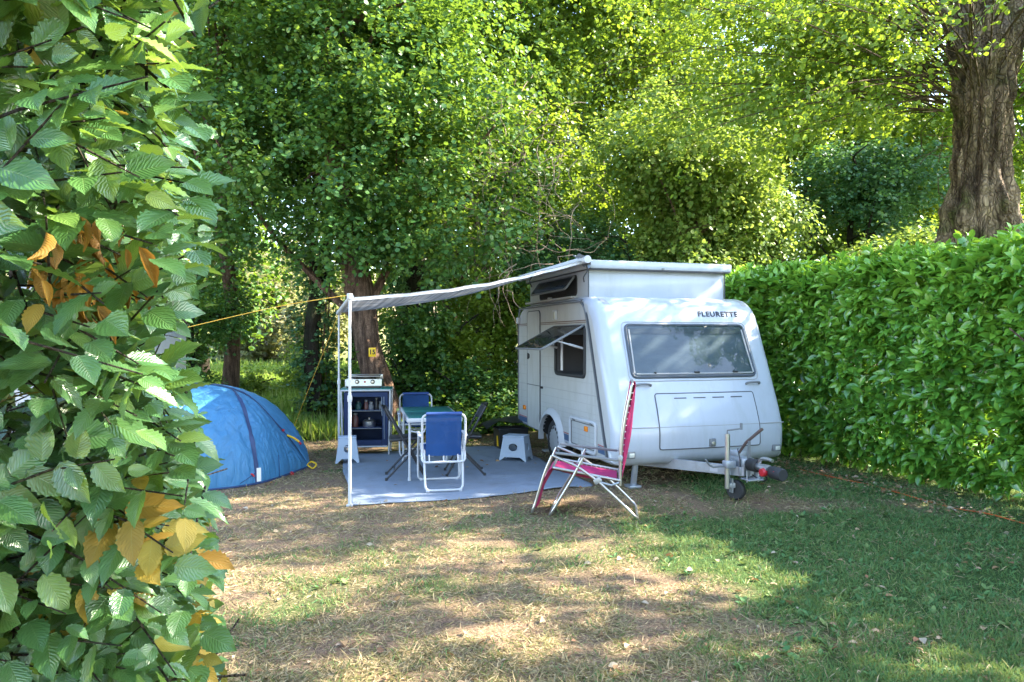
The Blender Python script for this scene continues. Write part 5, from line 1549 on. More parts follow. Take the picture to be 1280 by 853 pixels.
mb = MB(); p = tsurf(S1 + .004, .965, .012); mb.grid(lambda a, b: tsurf(S1 - .012 + .02 * a, .90 + .085 * b, .011), 3, 4); mb.build('label', M['white_cloth'], tent)
def tab(p, d, L_, m, name, r=.011):
    mb = MB(); mb.tube([p, p + Vector(d) * L_ * .5, p + Vector(d) * L_ + Vector((0, 0, -.02))], r, 6); return mb.build(name, m, tent)
tab(tsurf(1.75 / 9, .03, .0), (.25, -.1, .3), .12, M['red_plastic'], 'red_tab', .014)
tab(tsurf(1.55 / 9, .01, .02), (.9, -.1, -.35), .17, M['yellow'], 'toggle', .012)
tab(tsurf(1.55 / 9, .01, .02) + Vector((.08, 0, -.03)), (.8, -.1, -.5), .12, M['red_plastic'], 'red_tab', .013)
tab(tsurf(.19, .985, .01), (.5, -.8, .25), .06, M['red_plastic'], 'red_tab', .02)
tab(tsurf(S1 + .02, .95, .01), (-.4, -.3, .7), .07, M['red_plastic'], 'red_tab', .010)
mb = MB(); q = Vector((-2.55, 8.95, .03)) - TO
mb.tube(bez([q, q + Vector((.06, -.03, .05)), q + Vector((.13, -.05, .02)), q + Vector((.10, -.10, -.02)), q + Vector((.03, -.06, .01))], 5), .009, 6); mb.build('peg_loop', M['yellow'], tent)

# ================================================================== white caravan glimpsed behind the hedge
oc = empty('caravan', (-6.36, 10.3, 0), R(8), 'white caravan mostly hidden by the hornbeam hedge behind the tent', 'caravan')
mb = MB(); prof = fillet([(-1.25, 0, .32), (1.20, 0, .32), (1.20, 0, 2.25), (-1.25, 0, 2.25)], .16, 6, True)
mb.plate([(p.x, -1.0 + 0, p.z) for p in prof], (0, 2.4, 0)); mb.build('body', M['van_white'], oc, smooth=30)
mb = MB(); mb.tube([(p.x, -1.003, p.z) for p in prof], .022, 6, True); mb.build('edge_trim', M['rib'], oc)
ring2 = fillet([(-.8, -1.008, 1.2), (.35, -1.008, 1.2), (.35, -1.008, 1.75), (-.8, -1.008, 1.75)], .07, 5, True)
mb = MB(); mb.plate(ring2, (0, -.01, 0)); w_ = mb.build('window', M['rubber'], oc)
mb = MB(); mb.plate([p * 1.0 + Vector((0, -.012, 0)) for p in fillet([(-.76, -1.01, 1.24), (.31, -1.01, 1.24), (.31, -1.01, 1.71), (-.76, -1.01, 1.71)], .05, 5, True)], (0, -.004, 0)); mb.build('pane', M['glass_front'], w_)
mb = MB()
for z in (.62, .70, .78, .95): mb.box((-.02, -1.004, z), (2.3, .006, .012))
mb.build('cladding_ribs', M['rib'], oc)
for x in (-.55, ):
    mb = MB(); mb.lathe([(.001, -.09), (.2, -.09), (.29, -.07), (.29, .07), (.001, .09)], Matrix.Translation((x, -.85, .29)), 30, 'y'); mb.build('wheel', M['rubber'], oc, smooth=30)

# ================================================================== ORANGE CORD
cp = []
for k, (px, py) in enumerate([(1000, 588), (1050, 600), (1085, 606), (1120, 617), (1160, 628), (1195, 636), (1235, 645), (1280, 656), (1330, 668)]):
    D_ = 900 * 1.6 / (py - 424); cp.append(((px - 640) * D_ / 900, D_, gz((px - 640) * D_ / 900, D_) + .008 + .008 * math.sin(k * 2.3)))
mb = MB(); mb.tube(bez(cp, 8), .0065, 6); tag(mb.build('electric_cord', M['orange_cord']), 'orange electric cord lying along the foot of the laurel hedge', 'cord')

# ================================================================== LAUREL HEDGE (right)
def laurel():
    root = empty('laurel_hedge', (4.2, 8.0, 0), 0, 'tall clipped laurel hedge of glossy bright green leaves beside the caravan', 'hedge')
    RO = np.array([4.2, 8.0, 0])
    A = np.array([5.95, 3.4]); B = np.array([2.45, 12.6]); d = (B - A); Lh = np.linalg.norm(d); d /= Lh
    out = np.array([-d[1], d[0]])            # towards the pitch
    if out[0] > 0: out = -out
    H_, T_ = 2.46, 1.15
    # shoots on face, top, and inside
    def pt(l, z, dep):
        xy = A[None] + d[None] * l[:, None] - out[None] * dep[:, None]
        return np.stack([xy[:, 0], xy[:, 1], z], -1)
    nF, nT, nI = 4600, 1900, 2600
    l = Lh * rng.random(nF); z = .10 + (H_ - .12) * rng.random(nF)
    b = (fbm2(l * .9, z * .9, 4) - .5) * .34 + (fbm2(l * 3.0, z * 3.0, 2) - .5) * .14
    rb = np.where(z > H_ - .35, ((z - (H_ - .35)) / .35) ** 2 * .25, 0) + np.where(z < .35, (.35 - z) * .5, 0)
    dep = .02 - b + rb + np.abs(rng.normal(size=nF)) * .08
    P1 = pt(l, z, dep); O1 = np.tile(np.array([out[0], out[1], .35]), (nF, 1))
    kh = (fbm2(l * 2.6 + 40, z * 2.6, 3) > .36) | (rng.random(nF) < .25)
    # thin patch low down (dark hole)
    k = kh & ~((np.abs(l - 3.35) < .28) & (z < .42) & (rng.random(nF) < .8)); P1, O1 = P1[k], O1[k]
    l = Lh * rng.random(nT); dp = T_ * rng.random(nT)
    z = H_ + (fbm2(l * 1.1, dp * 1.1, 3) - .5) * .26 + .05 * rng.random(nT) - .22 * np.clip(1 - dp / .25, 0, 1) ** 2 + np.where(rng.random(nT) < .05, .12, 0)
    P2 = pt(l, z, dp); O2 = np.tile(np.array([out[0] * .25, out[1] * .25, 1.0]), (nT, 1))
    l = Lh * rng.random(nI); P3 = pt(l, .15 + (H_ - .3) * rng.random(nI), .15 + (T_ - .2) * rng.random(nI)); O3 = np.tile(np.array([out[0], out[1], .5]), (nI, 1))
    Pc = np.concatenate([P1, P2, P3]); O = nrm_(np.concatenate([O1, O2, O3]) + rng.normal(size=Pc.shape) * .38)
    cl = np.clip(.0 + .65 * rng.random(len(Pc)) + np.concatenate([.26 * smooth01(P1[:, 2], 1.2, 2.4), .30 * np.ones(len(P2)), np.zeros(len(P3))]), 0, 1)  # upper shoots paler: new growth, and sun on the hedge top painted in
    m = 7
    c = np.repeat(Pc, m, 0); o = np.repeat(O, m, 0); n = len(c)
    a1 = nrm_(np.cross(o, np.tile([.13, .21, 1.0], (n, 1)))); a2 = np.cross(o, a1)
    ang = np.tile(np.arange(m) * 2.399, len(Pc)) + np.repeat(rng.random(len(Pc)) * 6.28, m)
    spread = np.tile(np.linspace(1.25, .45, m), len(Pc))
    D = nrm_(o * np.cos(spread)[:, None] + (a1 * np.cos(ang)[:, None] + a2 * np.sin(ang)[:, None]) * np.sin(spread)[:, None] + rng.normal(size=(n, 3)) * .30)
    P = c + o * np.tile(np.linspace(-.05, .04, m), len(Pc))[:, None] - RO
    Nn = nrm_(o * .8 + np.array([0, 0, .7]) + rng.normal(size=(n, 3)) * .48)
    S = rng.uniform(.11, .18, n) * np.tile(np.linspace(1.1, .75, m), len(Pc))
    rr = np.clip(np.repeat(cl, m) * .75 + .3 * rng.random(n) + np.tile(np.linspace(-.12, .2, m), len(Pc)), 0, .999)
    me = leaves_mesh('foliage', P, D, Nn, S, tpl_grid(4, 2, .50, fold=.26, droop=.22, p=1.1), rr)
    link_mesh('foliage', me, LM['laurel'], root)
    # woody stems inside
    mb = MB(); rs = random.Random(4)
    for k in range(60):
        l0 = Lh * (k + rs.random()) / 60; dp = rs.uniform(.4, .8)
        b0 = A + d * l0 - out * dp
        pts = [(b0[0] - RO[0], b0[1] - RO[1], 0)]
        t1 = b0 + np.array([rs.gauss(0, .08), rs.gauss(0, .08)])
        pts += [(t1[0] - RO[0], t1[1] - RO[1], rs.uniform(.7, 1.1)), (t1[0] + rs.gauss(0, .1) - RO[0], t1[1] + rs.gauss(0, .1) - RO[1], 2.1)]
        mb.tube(bez(pts, 4), [.024 - .0018 * i for i in range(9)], 6)
    mb.build('stems', BK['brown'], root, smooth=60)
    # a second, rounder-leaved shrub has grown into the near end
    sh = empty('round_leaved_shrub', (4.75, 6.25, 0), 0, 'round-leaved light green shrub growing in front of the near hedge end', 'shrub')
    n = 240
    Pc = rand_dirs(n) * np.array([.30, .85, .95]) * (.75 + .3 * rng.random((n, 1))) + np.array([.32, -.35, 1.0]); Pc = Pc[(Pc[:, 2] > .1)]
    O = nrm_(np.tile([-.8, -.3, .35], (len(Pc), 1)) + rng.normal(size=Pc.shape) * .3)
    q = sprays(Pc, O, 2, 9, .26, .075, .15, .6, .03)
    me = leaves_mesh('foliage', q[0], q[1], q[2], q[3], tpl_grid(4, 2, .85, fold=.12, droop=.15, p=.85), q[4]); link_mesh('foliage', me, LM['laurel'], sh)
    mb = MB()
    for k in range(9): mb.tube(bez([(.3 + rs.gauss(0, .05), -.3 + rs.gauss(0, .2), 0), (.3 + rs.gauss(0, .1), -.3 + rs.gauss(0, .3), .8), (.2 + rs.gauss(0, .15), -.3 + rs.gauss(0, .5), 1.7)], 4), .009, 5)
    mb.build('stems', BK['brown'], sh)
laurel()

# ================================================================== HORNBEAM HEDGE (left foreground)
def hornbeam():
    O_ = np.array([-1.1, 1.7, 0])
    root = empty('hornbeam_hedge', tuple(O_), 0, 'hornbeam hedge with big pleated leaves, some yellow, close to the camera', 'hedge')
    def pxb(z_over):                          # right-hand bulge of the hedge by height
        return np.interp(z_over, [0, .45, .8, 1.1, 1.35, 1.6, 1.9, 2.3, 2.8, 3.4], [-.60, -.43, -.42, -.41, -.415, -.45, -.47, -.47, -.47, -.46])
    def xr(y, z):
        return pxb(1.6 + (z - 1.6) / np.maximum(y, .6) * 1.35) * y - .03
    def y0(x, z):
        top = np.interp(z, [0, .8, 1.4, 1.9, 2.6], [1.35, 1.25, 1.10, .98, .95])
        return top + .22 * (fbm2(x * 3 + 3, z * 3, 3) - .5)
    T = tpl_grid(15, 4, .64, serr=.06, fold=.12, droop=.13, pleat=.03, p=.8)
    T2 = tpl_grid(15, 4, .60, serr=.06, fold=.05, droop=.28, pleat=.03, p=.8)
    T3 = tpl_grid(10, 5, .62, serr=.04, droop=.35, roll=1.9)
    n = 9000
    y = rng.uniform(.9, 2.75, n); z = rng.uniform(.02, 2.85, n)
    endf = rng.random(n) < .50
    d2 = np.abs(rng.normal(size=n)) * .17 - .05
    x = xr(y, z) - d2 - .03 + .10 * (fbm2(y * 4, z * 4, 3) - .5)
    xe = rng.uniform(-1.9, 0, n); ye = y0(xe, z) + np.abs(rng.normal(size=n)) * .18 - .05
    x = np.where(endf, xe, x); y = np.where(endf, ye, y)
    k = (x < xr(y, z) + .09) & (y > y0(x, z) - .08) & (x > -.86 * y - .14) & (y < 2.85)
    k &= (z > 1.6 - .56 * y - .15) & (z < 1.6 + .56 * y + .25)
    # open, shadowy hollow where the dead leaves hang
    px_, py_ = 640 + 900 * x / y, 424 - 900 * (z - 1.6) / y
    k &= ~((np.hypot((px_ - 95) / 95, (py_ - 345) / 62) < 1) & (rng.random(n) < .72))
    k &= ~(((np.hypot((px_ - 208) / 24, (py_ - 432) / 24) < 1) | (np.hypot((px_ - 215) / 20, (py_ - 515) / 18) < 1)) & (rng.random(n) < .85))
    x, y, z = x[k], y[k], z[k]
    rat = lambda X_, Y_, Z_: X_ / Y_ - np.interp(424 - 900 * (Z_ - 1.6) / Y_, [0, 100, 230, 330, 440, 520, 620, 853], [-.455, -.435, -.425, -.43, -.46, -.45, -.428, -.425])
    k = rat(x, y, z) < .006 + .012 * rng.normal(size=len(x)); x, y, z = x[k], y[k], z[k]
    lim = 1450
    s_ = rng.choice(len(x), min(lim, len(x)), replace=False); T0 = np.stack([x, y, z], -1)[s_]; m = len(T0)
    sw = np.clip((T0[:, 1] - 1.1) / .8, 0, 1)
    o = nrm_(np.stack([.5 + .5 * sw, -.75 + .35 * sw, np.zeros(m)], -1))
    td = nrm_(o * .6 + np.stack([rng.normal(.55, .5, m), rng.normal(-.05, .5, m), rng.normal(-.08, .30, m)], -1))
    tl = rng.uniform(.20, .38, m)
    pn = o * .42 + np.array([-.12, -.22, .80]) + rng.normal(size=(m, 3)) * .36
    pn = nrm_(pn - td * np.sum(pn * td, 1, keepdims=True)); pb = np.cross(pn, td)
    TW = [(T0[i] - td[i] * tl[i], T0[i] - td[i] * tl[i] * .5 + np.array([0, 0, .012]), T0[i]) for i in range(m)]
    PP, DD, NN, SS = [], [], [], []
    KL = 9
    for q in range(KL):
        t = .12 + .88 * q / (KL - 1)
        sgn = 1 if q % 2 else -1
        if q == KL - 1:
            dl = td + rng.normal(size=(m, 3)) * .12
        else:
            ang = rng.normal(.98, .16, m)[:, None]
            dl = td * np.cos(ang) + pb * sgn * np.sin(ang) + rng.normal(size=(m, 3)) * .12
        p = T0 - td * (tl * (1 - t))[:, None]; p[:, 2] += .03 * math.sin(PI * t) - .02 * t * t
        PP.append(p); DD.append(nrm_(dl - np.array([0, 0, .10]))); NN.append(nrm_(pn + rng.normal(size=(m, 3)) * .20))
        SS.append(rng.uniform(.040, .088, m) * np.repeat(rng.uniform(.8, 1.12, 1), m) * (.72 + .4 * math.sin(PI * min(1, t * .85 + .1))))
    P = np.concatenate(PP); D = np.concatenate(DD); Nn = np.concatenate(NN); S = np.concatenate(SS); n = len(P)
    q_ = P + D * S[:, None] * .7
    kk = (P[:, 1] > .72) & (q_[:, 0] / q_[:, 1] < np.interp(424 - 900 * (q_[:, 2] - 1.6) / q_[:, 1] + 30 * rng.normal(size=n), [0, 100, 230, 330, 440, 520, 620, 853], [-.455, -.435, -.425, -.43, -.46, -.45, -.428, -.425]) + .02 + .012 * rng.normal(size=n))
    lx, ly = 640 + 900 * q_[:, 0] / q_[:, 1], 424 - 900 * (q_[:, 2] - 1.6) / q_[:, 1]
    kk &= ~(((np.hypot((lx - 212) / 22, (ly - 432) / 22) < 1) | (np.hypot((lx - 214) / 16, (ly - 516) / 14) < 1)) & (rng.random(n) < .88))
    P, D, Nn, S = P[kk], D[kk], Nn[kk], S[kk]; n = len(P)
    r = np.clip(.40 * rng.random(n) + .25 * fbm2(P[:, 0] * 5 + P[:, 1] * 4, P[:, 2] * 4, 3) + np.where(rng.random(n) < .14, .35, 0) + np.where((P[:, 2] > 1.75) & (rng.random(n) < .30), .28, 0), 0, .99)  # some upper leaves paler, sun from behind put into their tone
    # yellow and dead ones by place
    def near(px, py, rad, depth=.9):
        pp = np.stack([640 + 900 * P[:, 0] / P[:, 1], 424 - 900 * (P[:, 2] - 1.6) / P[:, 1]], -1)
        return (np.hypot(pp[:, 0] - px, (pp[:, 1] - py)) < rad)
    yel = ((near(195, 690, 85) & (rng.random(n) < .22)) | (near(100, 740, 45) & (rng.random(n) < .25)) | (near(240, 800, 40) & (rng.random(n) < .3)) | (rng.random(n) < .010))
    ded = (near(110, 325, 66) & (rng.random(n) < .5)) & ~yel
    grn = ~(yel | ded)
    half = rng.random(n) < .5
    i1 = np.where(grn & half)[0]; i2 = np.where(grn & ~half)[0]
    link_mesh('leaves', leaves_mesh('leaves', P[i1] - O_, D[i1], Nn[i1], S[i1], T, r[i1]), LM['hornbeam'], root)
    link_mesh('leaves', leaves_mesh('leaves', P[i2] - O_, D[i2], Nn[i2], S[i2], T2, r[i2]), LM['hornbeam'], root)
    iy = np.where(yel)[0]
    tag(link_mesh('yellow_leaves', leaves_mesh('yellow_leaves', P[iy] - O_, D[iy], Nn[iy], S[iy], T2, rng.random(len(iy))), LM['hornbeam_yellow'], root), 'yellowed hornbeam leaves low in the hedge')
    idd = np.where(ded)[0]
    D3 = nrm_(D[idd] * .5 + np.array([.1, -.1, -1.0]))
    tag(link_mesh('dead_leaves', leaves_mesh('dead_leaves', P[idd] - O_, D3, Nn[idd], S[idd] * .80, T3, rng.random(len(idd))), LM['hornbeam_dead'], root), 'curled dry orange-brown hornbeam leaves')
    mb = MB(); rs = random.Random(9)
    for b0, b1, b2 in TW:
        if rat(*b2) > -.004 or rat(*b1) > -.004: continue
        mb.tube([Vector(q) - Vector(O_) for q in (b0, b1, b2)], [.0028, .0022, .0012], 5)
    for k in range(60):
        yy = rs.uniform(1.2, 2.6); zz = rs.uniform(.2, 2.6)
        xb = float(xr(np.array([yy]), np.array([zz]))[0])
        tip = Vector((xb - rs.uniform(.14, .30), yy + rs.uniform(-.1, .1), zz))
        b0 = Vector((xb - rs.uniform(.45, .8), yy + rs.uniform(-.1, .35), zz - rs.uniform(.15, .5)))
        if rat(tip.x, tip.y, tip.z) > -.03 or tip.y < .9: continue
        mid = b0.lerp(tip, .5) + Vector((rs.gauss(0, .04), rs.gauss(0, .04), rs.uniform(0, .06)))
        pts = [p - Vector(O_) for p in bez([b0, mid, tip], 5)]
        r0 = rs.uniform(.0025, .006)
        mb.tube(pts, [r0 * (1 - .7 * i / (len(pts) - 1)) for i in range(len(pts))], 6)
    for k in range(8):
        xx, yy = -1.75 + .1 * rs.random(), 1.35 + .18 * k
        mb.tube([Vector(q) - Vector(O_) for q in bez([(xx, yy, 0), (xx + rs.gauss(0, .08), yy + .1, 1.2), (xx + rs.gauss(0, .12), yy + .15, 2.8)], 5)], [.03 - .0018 * i for i in range(11)], 8)
    mb.build('branches', BK['dark'], root, smooth=60)
hornbeam()

# ================================================================== TREES
def at(px, D_): return (px - 640) * D_ / 900
def hz(py, D_): return 1.6 + (424 - py) * D_ / 900

# --- the alder that carries the pitch number
bx_, by_ = -2.05, 12.0
path = [(0, 0, 0), (-.12, 0, .6), (-.35, .02, 1.5), (-.56, .05, 2.6), (-.85, .15, 4.0), (-1.1, .3, 5.8), (-1.2, .4, 8.0)]
lobes = [(-1.3, -.2, 4.6, 2.6, 1.5, 1.5), (.3, -.1, 4.4, 1.9, 1.4, 1.5), (-.4, 0, 6.4, 2.8, 1.8, 1.6), (-2.4, .1, 6.3, 1.8, 1.5, 1.6), (1.3, -.3, 3.5, 1.3, 1.0, .8), (-.9, .2, 8.2, 2.6, 1.8, 1.5), (-2.6, -.4, 3.7, 1.0, .8, .6), (-.3, -.5, 3.3, 1.1, .7, .55), (-1.0, -.6, 3.2, .8, .5, .5)]
nt1 = tree('alder_tree', 'brown-barked alder carrying the yellow number plate behind the cupboard', (bx_, by_, 0), path, [.27, .235, .22, .215, .18, .14, .08], lobes, 'alder', 1050, 5, 13, .072, .5, 'brown', 'trees at the edge of the wood', droop=.22, shell=.35, rough=.16, trunk_n=26)
sg_ = empty('number_sign', (-2.275, 11.72, 1.385), R(4), 'small yellow number plate nailed to the trunk behind the stove', 'sign')
mb = MB(); mb.box((0, 0, 0), (.115, .006, .145), None, .004); mb.build('plate', M['yellow'], sg_)
text_mesh('number', '15', .105, M['black_paint'], sg_, Matrix.Translation((0, -.004, 0)) @ Matrix.Rotation(PI / 2, 4, 'X'), .001, 0, .003)

def lob(n, cx, cy, cz, sx, sy, sz, r0, r1, seed):
    rs = random.Random(seed); out = []
    for i in range(n):
        out.append((cx + rs.uniform(-sx, sx), cy + rs.uniform(-sy, sy), cz + rs.uniform(-sz, sz), rs.uniform(r0, r1), rs.uniform(r0, r1) * .9, rs.uniform(r0, r1) * .7))
    return out
TG = 'trees at the edge of the wood'
def simple(name, label, px, D_, h, r, zlow, leaf, nc, seed, size=.075, bark='dark', tr=.16, n_l=8, lean=0, group=TG, L=.55, nt=5, nl=11, droop=.25, tpl=ROUND6, cat='tree', shell=.4, limbs=2, depth=None):
    """tree with a crown of several lobes between zlow and h"""
    rs = random.Random(seed)
    d_ = depth or r * .75
    lobes = lob(n_l, lean * .6, 0, (zlow + h) / 2, r * .72, d_ * .7, (h - zlow) / 2 * .8, r * .38, r * .62, seed)
    p = [(0, 0, 0), (lean * .15 + rs.gauss(0, .08), rs.gauss(0, .08), h * .22), (lean * .4 + rs.gauss(0, .15), rs.gauss(0, .15), h * .5), (lean * .7, 0, h * .88)]
    x = at(px, D_)
    return tree(name, label, (x, D_, float(terrain(np.array([x]), np.array([D_]))[0]) - .05), p, [tr, tr * .8, tr * .6, tr * .15], lobes, leaf, nc, nt, nl, size, L, bark, group, droop, tpl, shell, cat, limbs, .12, seed)

# left of the gap
simple('alder_tree', 'ivy-dark alder trunk between the tent and the meadow gap', 284, 13.6, 9.5, 2.3, 3.4, 'alder', 620, 21, .075, 'brown', .17, 9)
simple('alder_tree', 'leafy alder rising behind the hornbeam hedge', 130, 15.0, 10.5, 2.9, 1.5, 'alder', 520, 22, .085, 'dark', .2, 10)
simple('bush', 'dense small-leaved bush between the tent and the meadow gap', 240, 13.0, 2.7, .75, .15, 'alder', 170, 23, .055, 'dark', .05, 8, group='bushes under the trees', L=.35, cat='bush')
# dark ivy-clad trunks around the number tree
simple('ivy_clad_tree', 'slender leaning tree wrapped in dark ivy between meadow gap and numbered alder', 398, 13.2, 8.5, 1.5, 3.9, 'alder', 240, 24, .075, 'dark', .17, 6, lean=-.3)
simple('ivy_clad_tree', 'dark trunk wrapped in ivy behind the blue chair', 523, 13.6, 9.0, 1.9, 3.6, 'alder', 380, 25, .075, 'dark', .24, 8)
def ivy(px, D_, r, h, label, seed, n=170, lean=0):
    x = at(px, D_); root = empty('ivy', (x, D_, 0), 0, label, 'ivy', 'ivy on the dark trunks')
    a = rng.uniform(0, 2 * PI, n); z = h * rng.random(n) ** 1.1
    Pc = np.stack([r * np.cos(a) * (1 + .3 * rng.random(n)) + lean * z / h, r * np.sin(a) * (1 + .3 * rng.random(n)), z], -1)
    O = np.stack([np.cos(a), np.sin(a), -.1 * np.ones(n)], -1)
    q = sprays(Pc, O, 3, 10, .22, .06, .2, .8, .04)
    link_mesh('leaves', leaves_mesh('leaves', q[0], q[1], q[2], q[3], ROUND6, q[4]), LM['dark'], root)
    mb = MB(); rs = random.Random(seed)
    for k in range(5):
        b = rs.uniform(0, 6.28); mb.tube(bez([(r * .9 * math.cos(b + .4 * i), r * .9 * math.sin(b + .4 * i), h * i / 4) for i in range(5)], 3), .014, 5)
    mb.build('stems', BK['brown'], root)
ivy(398, 13.2, .22, 3.9, 'dark ivy clothing the slender trunk beside the meadow gap', 1, 150, -.12)
ivy(523, 13.6, .36, 3.4, 'dark ivy clothing the stout trunk behind the blue chair', 2, 260)
# understory
for px, D_, h, r, lf, nc, lab in ((505, 12.9, 2.2, .7, 'alder', 150, 'leafy green bush growing between the numbered alder and the ivy trunk'), (572, 13.4, 1.9, .7, 'lime', 130, 'bright green bush behind the far chair and awning'),
                                  (622, 14.2, 3.4, .9, 'lime', 210, 'yellow-green bush at the rear corner of the caravan'), (600, 12.6, 1.0, .7, 'alder', 90, 'low bush at the rear edge of the groundsheet'),
                                  (432, 13.2, 1.2, .6, 'lime', 90, 'low bush in the grass beside the cupboard'),
                                  (298, 17.5, .9, .7, 'lime', 70, 'low shrub in the meadow close behind the tent'), (388, 19.0, 1.5, .9, 'lime', 120, 'low shrub at the foot of the leaning ivy trunk'),
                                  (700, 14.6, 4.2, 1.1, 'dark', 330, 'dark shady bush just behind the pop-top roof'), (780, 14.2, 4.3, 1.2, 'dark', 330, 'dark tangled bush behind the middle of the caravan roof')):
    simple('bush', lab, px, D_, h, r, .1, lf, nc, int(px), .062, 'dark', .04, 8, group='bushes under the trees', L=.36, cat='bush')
# tall middle trees, lit yellow-green
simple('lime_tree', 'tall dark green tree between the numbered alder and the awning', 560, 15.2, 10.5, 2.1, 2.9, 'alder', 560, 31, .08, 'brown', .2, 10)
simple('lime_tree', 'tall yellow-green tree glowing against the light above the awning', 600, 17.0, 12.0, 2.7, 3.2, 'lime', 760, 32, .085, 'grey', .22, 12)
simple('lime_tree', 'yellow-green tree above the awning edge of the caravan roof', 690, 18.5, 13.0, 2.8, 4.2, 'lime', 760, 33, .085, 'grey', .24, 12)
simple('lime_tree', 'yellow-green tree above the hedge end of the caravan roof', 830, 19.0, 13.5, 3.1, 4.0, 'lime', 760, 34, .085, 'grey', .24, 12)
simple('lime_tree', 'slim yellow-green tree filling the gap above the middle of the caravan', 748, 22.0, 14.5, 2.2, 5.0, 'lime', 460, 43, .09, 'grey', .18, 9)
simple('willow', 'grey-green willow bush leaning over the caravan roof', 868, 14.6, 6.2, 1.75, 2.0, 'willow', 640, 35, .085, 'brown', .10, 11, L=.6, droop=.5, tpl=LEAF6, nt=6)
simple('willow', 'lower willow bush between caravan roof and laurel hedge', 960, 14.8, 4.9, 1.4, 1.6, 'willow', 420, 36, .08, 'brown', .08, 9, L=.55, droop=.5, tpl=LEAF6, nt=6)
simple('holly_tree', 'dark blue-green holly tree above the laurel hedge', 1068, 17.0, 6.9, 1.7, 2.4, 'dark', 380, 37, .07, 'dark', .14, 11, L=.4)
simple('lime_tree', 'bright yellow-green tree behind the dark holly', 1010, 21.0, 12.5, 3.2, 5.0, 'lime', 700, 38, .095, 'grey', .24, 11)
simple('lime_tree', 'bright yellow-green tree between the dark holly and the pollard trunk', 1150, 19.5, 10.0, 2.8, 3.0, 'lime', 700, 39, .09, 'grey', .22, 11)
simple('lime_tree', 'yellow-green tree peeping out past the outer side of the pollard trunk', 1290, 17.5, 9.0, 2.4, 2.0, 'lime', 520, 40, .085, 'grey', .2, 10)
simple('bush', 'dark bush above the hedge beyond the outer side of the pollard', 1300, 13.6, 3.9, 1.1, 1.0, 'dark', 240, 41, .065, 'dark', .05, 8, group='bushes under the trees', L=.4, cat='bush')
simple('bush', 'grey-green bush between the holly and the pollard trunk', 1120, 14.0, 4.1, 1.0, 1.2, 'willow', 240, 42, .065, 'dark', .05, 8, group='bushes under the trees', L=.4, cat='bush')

# far row that closes the wood
far = [(60, 24, 14, 3.6, 'alder'), (200, 22, 13.5, 3.3, 'alder'), (255, 24, 14, 3.6, 'alder'), (440, 33, 17, 4.4, 'lime'), (530, 34, 18, 4.8, 'lime'), (640, 34, 18, 4.8, 'lime'), (750, 33, 18, 4.6, 'alder'), (870, 34, 19, 5.0, 'lime'), (970, 33, 17, 4.8, 'dark'), (1080, 34, 19, 5.4, 'lime'), (1220, 25, 13, 4.0, 'lime'), (1370, 25, 13, 4, 'alder'), (-90, 22, 13, 3.6, 'alder')]
farlab = ['far tree standing behind the hornbeam hedge', 'tree above the tent at the back of the wood', 'broad tree whose crown arches over the meadow gap', 'tree at the back behind the numbered alder', 'pale green tree at the back above the awning', 'sunlit back tree over the awning and caravan corner', 'shaded back tree over the caravan roof', 'sunlit tall tree at the back above the willow bush', 'dark tree at the back behind the willow', 'sunlit tall back tree over the holly', 'sunlit back tree behind the pollard', 'back tree just past the pollard trunk', 'outermost back tree on the hedge side']
for (px, D_, h, r, lf), lab in zip(far, farlab):
    zl = 4.9 if px == 255 else (3.2 if 440 < px < 700 else 1.5)
    simple('woodland_tree', lab, px, D_, h, r, zl, lf, 520, 100 + px % 97, .13, 'dark', .22, 11, group='tall trees at the back of the wood', L=.75, nt=5, nl=10)
for k, (px, D_, h, lab) in enumerate(((575, 30, 6.0, 'back bush seen just above the awning cloth'), (665, 31, 6.5, 'back bush seen above the awning corner of the roof'), (745, 30, 6.5, 'back bush low behind the pop-top roof'), (850, 31, 7.0, 'back bush low behind the willow stems'))):
    simple('bush', lab, px, D_, h, 2.6, .2, 'alder', 300, 400 + k, .14, 'dark', .06, 9, group='bushes under the trees', L=.7, cat='bush')
# sunny scrub on the slope beyond the meadow
rs = random.Random(3)
for k, (px, D_, h, r, lab) in enumerate(((300, 40, 3.6, 2.2, 'pale sunlit shrub at the tent side of the meadow gap'), (345, 44, 4.4, 2.6, 'pale sunlit shrub in the middle of the meadow gap'), (385, 39, 3.4, 2.0, 'pale grey-green shrub at the ivy side of the meadow gap'), (330, 58, 5.5, 3.5, 'far pale tree high on the sunny slope'), (415, 50, 5.0, 3.0, 'pale tree on the slope seen beside the ivy trunk'), (270, 52, 5.0, 3.0, 'pale tree on the slope seen above the tent'))):
    simple('shrub', lab, px, D_, h, r, .2, 'pale', 230, 300 + k, .22, 'dark', .08, 8, group='sunlit shrubs on the far slope', L=.8, cat='shrub', nt=4, nl=9)

# dry dead vines tangled over the bushes
def dry_vines():
    rs = random.Random(12); mb = MB()
    for k in range(120):
        p = Vector((rs.gauss(0, .62), rs.gauss(0, .22), rs.gauss(.9, .7)))
        d = Vector((rs.gauss(0, 1), rs.gauss(0, .4), rs.gauss(-.15, .8))).normalized()
        pts = [p.copy()]
        for i in range(7):
            d = (d + Vector((rs.gauss(0, .35), rs.gauss(0, .2), rs.gauss(-.10, .3)))).normalized(); p = p + d * rs.uniform(.10, .22); pts.append(p.copy())
        mb.tube(bez(pts, 2), [max(.0025, .0085 * (1 - i / 15)) for i in range(15)], 5)
    o = mb.build('dry_brushwood', BK['dry']); o.location = (-.05, 11.9, 3.1); tag(o, 'tangle of bare dry vines hanging in front of the dark bushes', 'brushwood')
dry_vines()

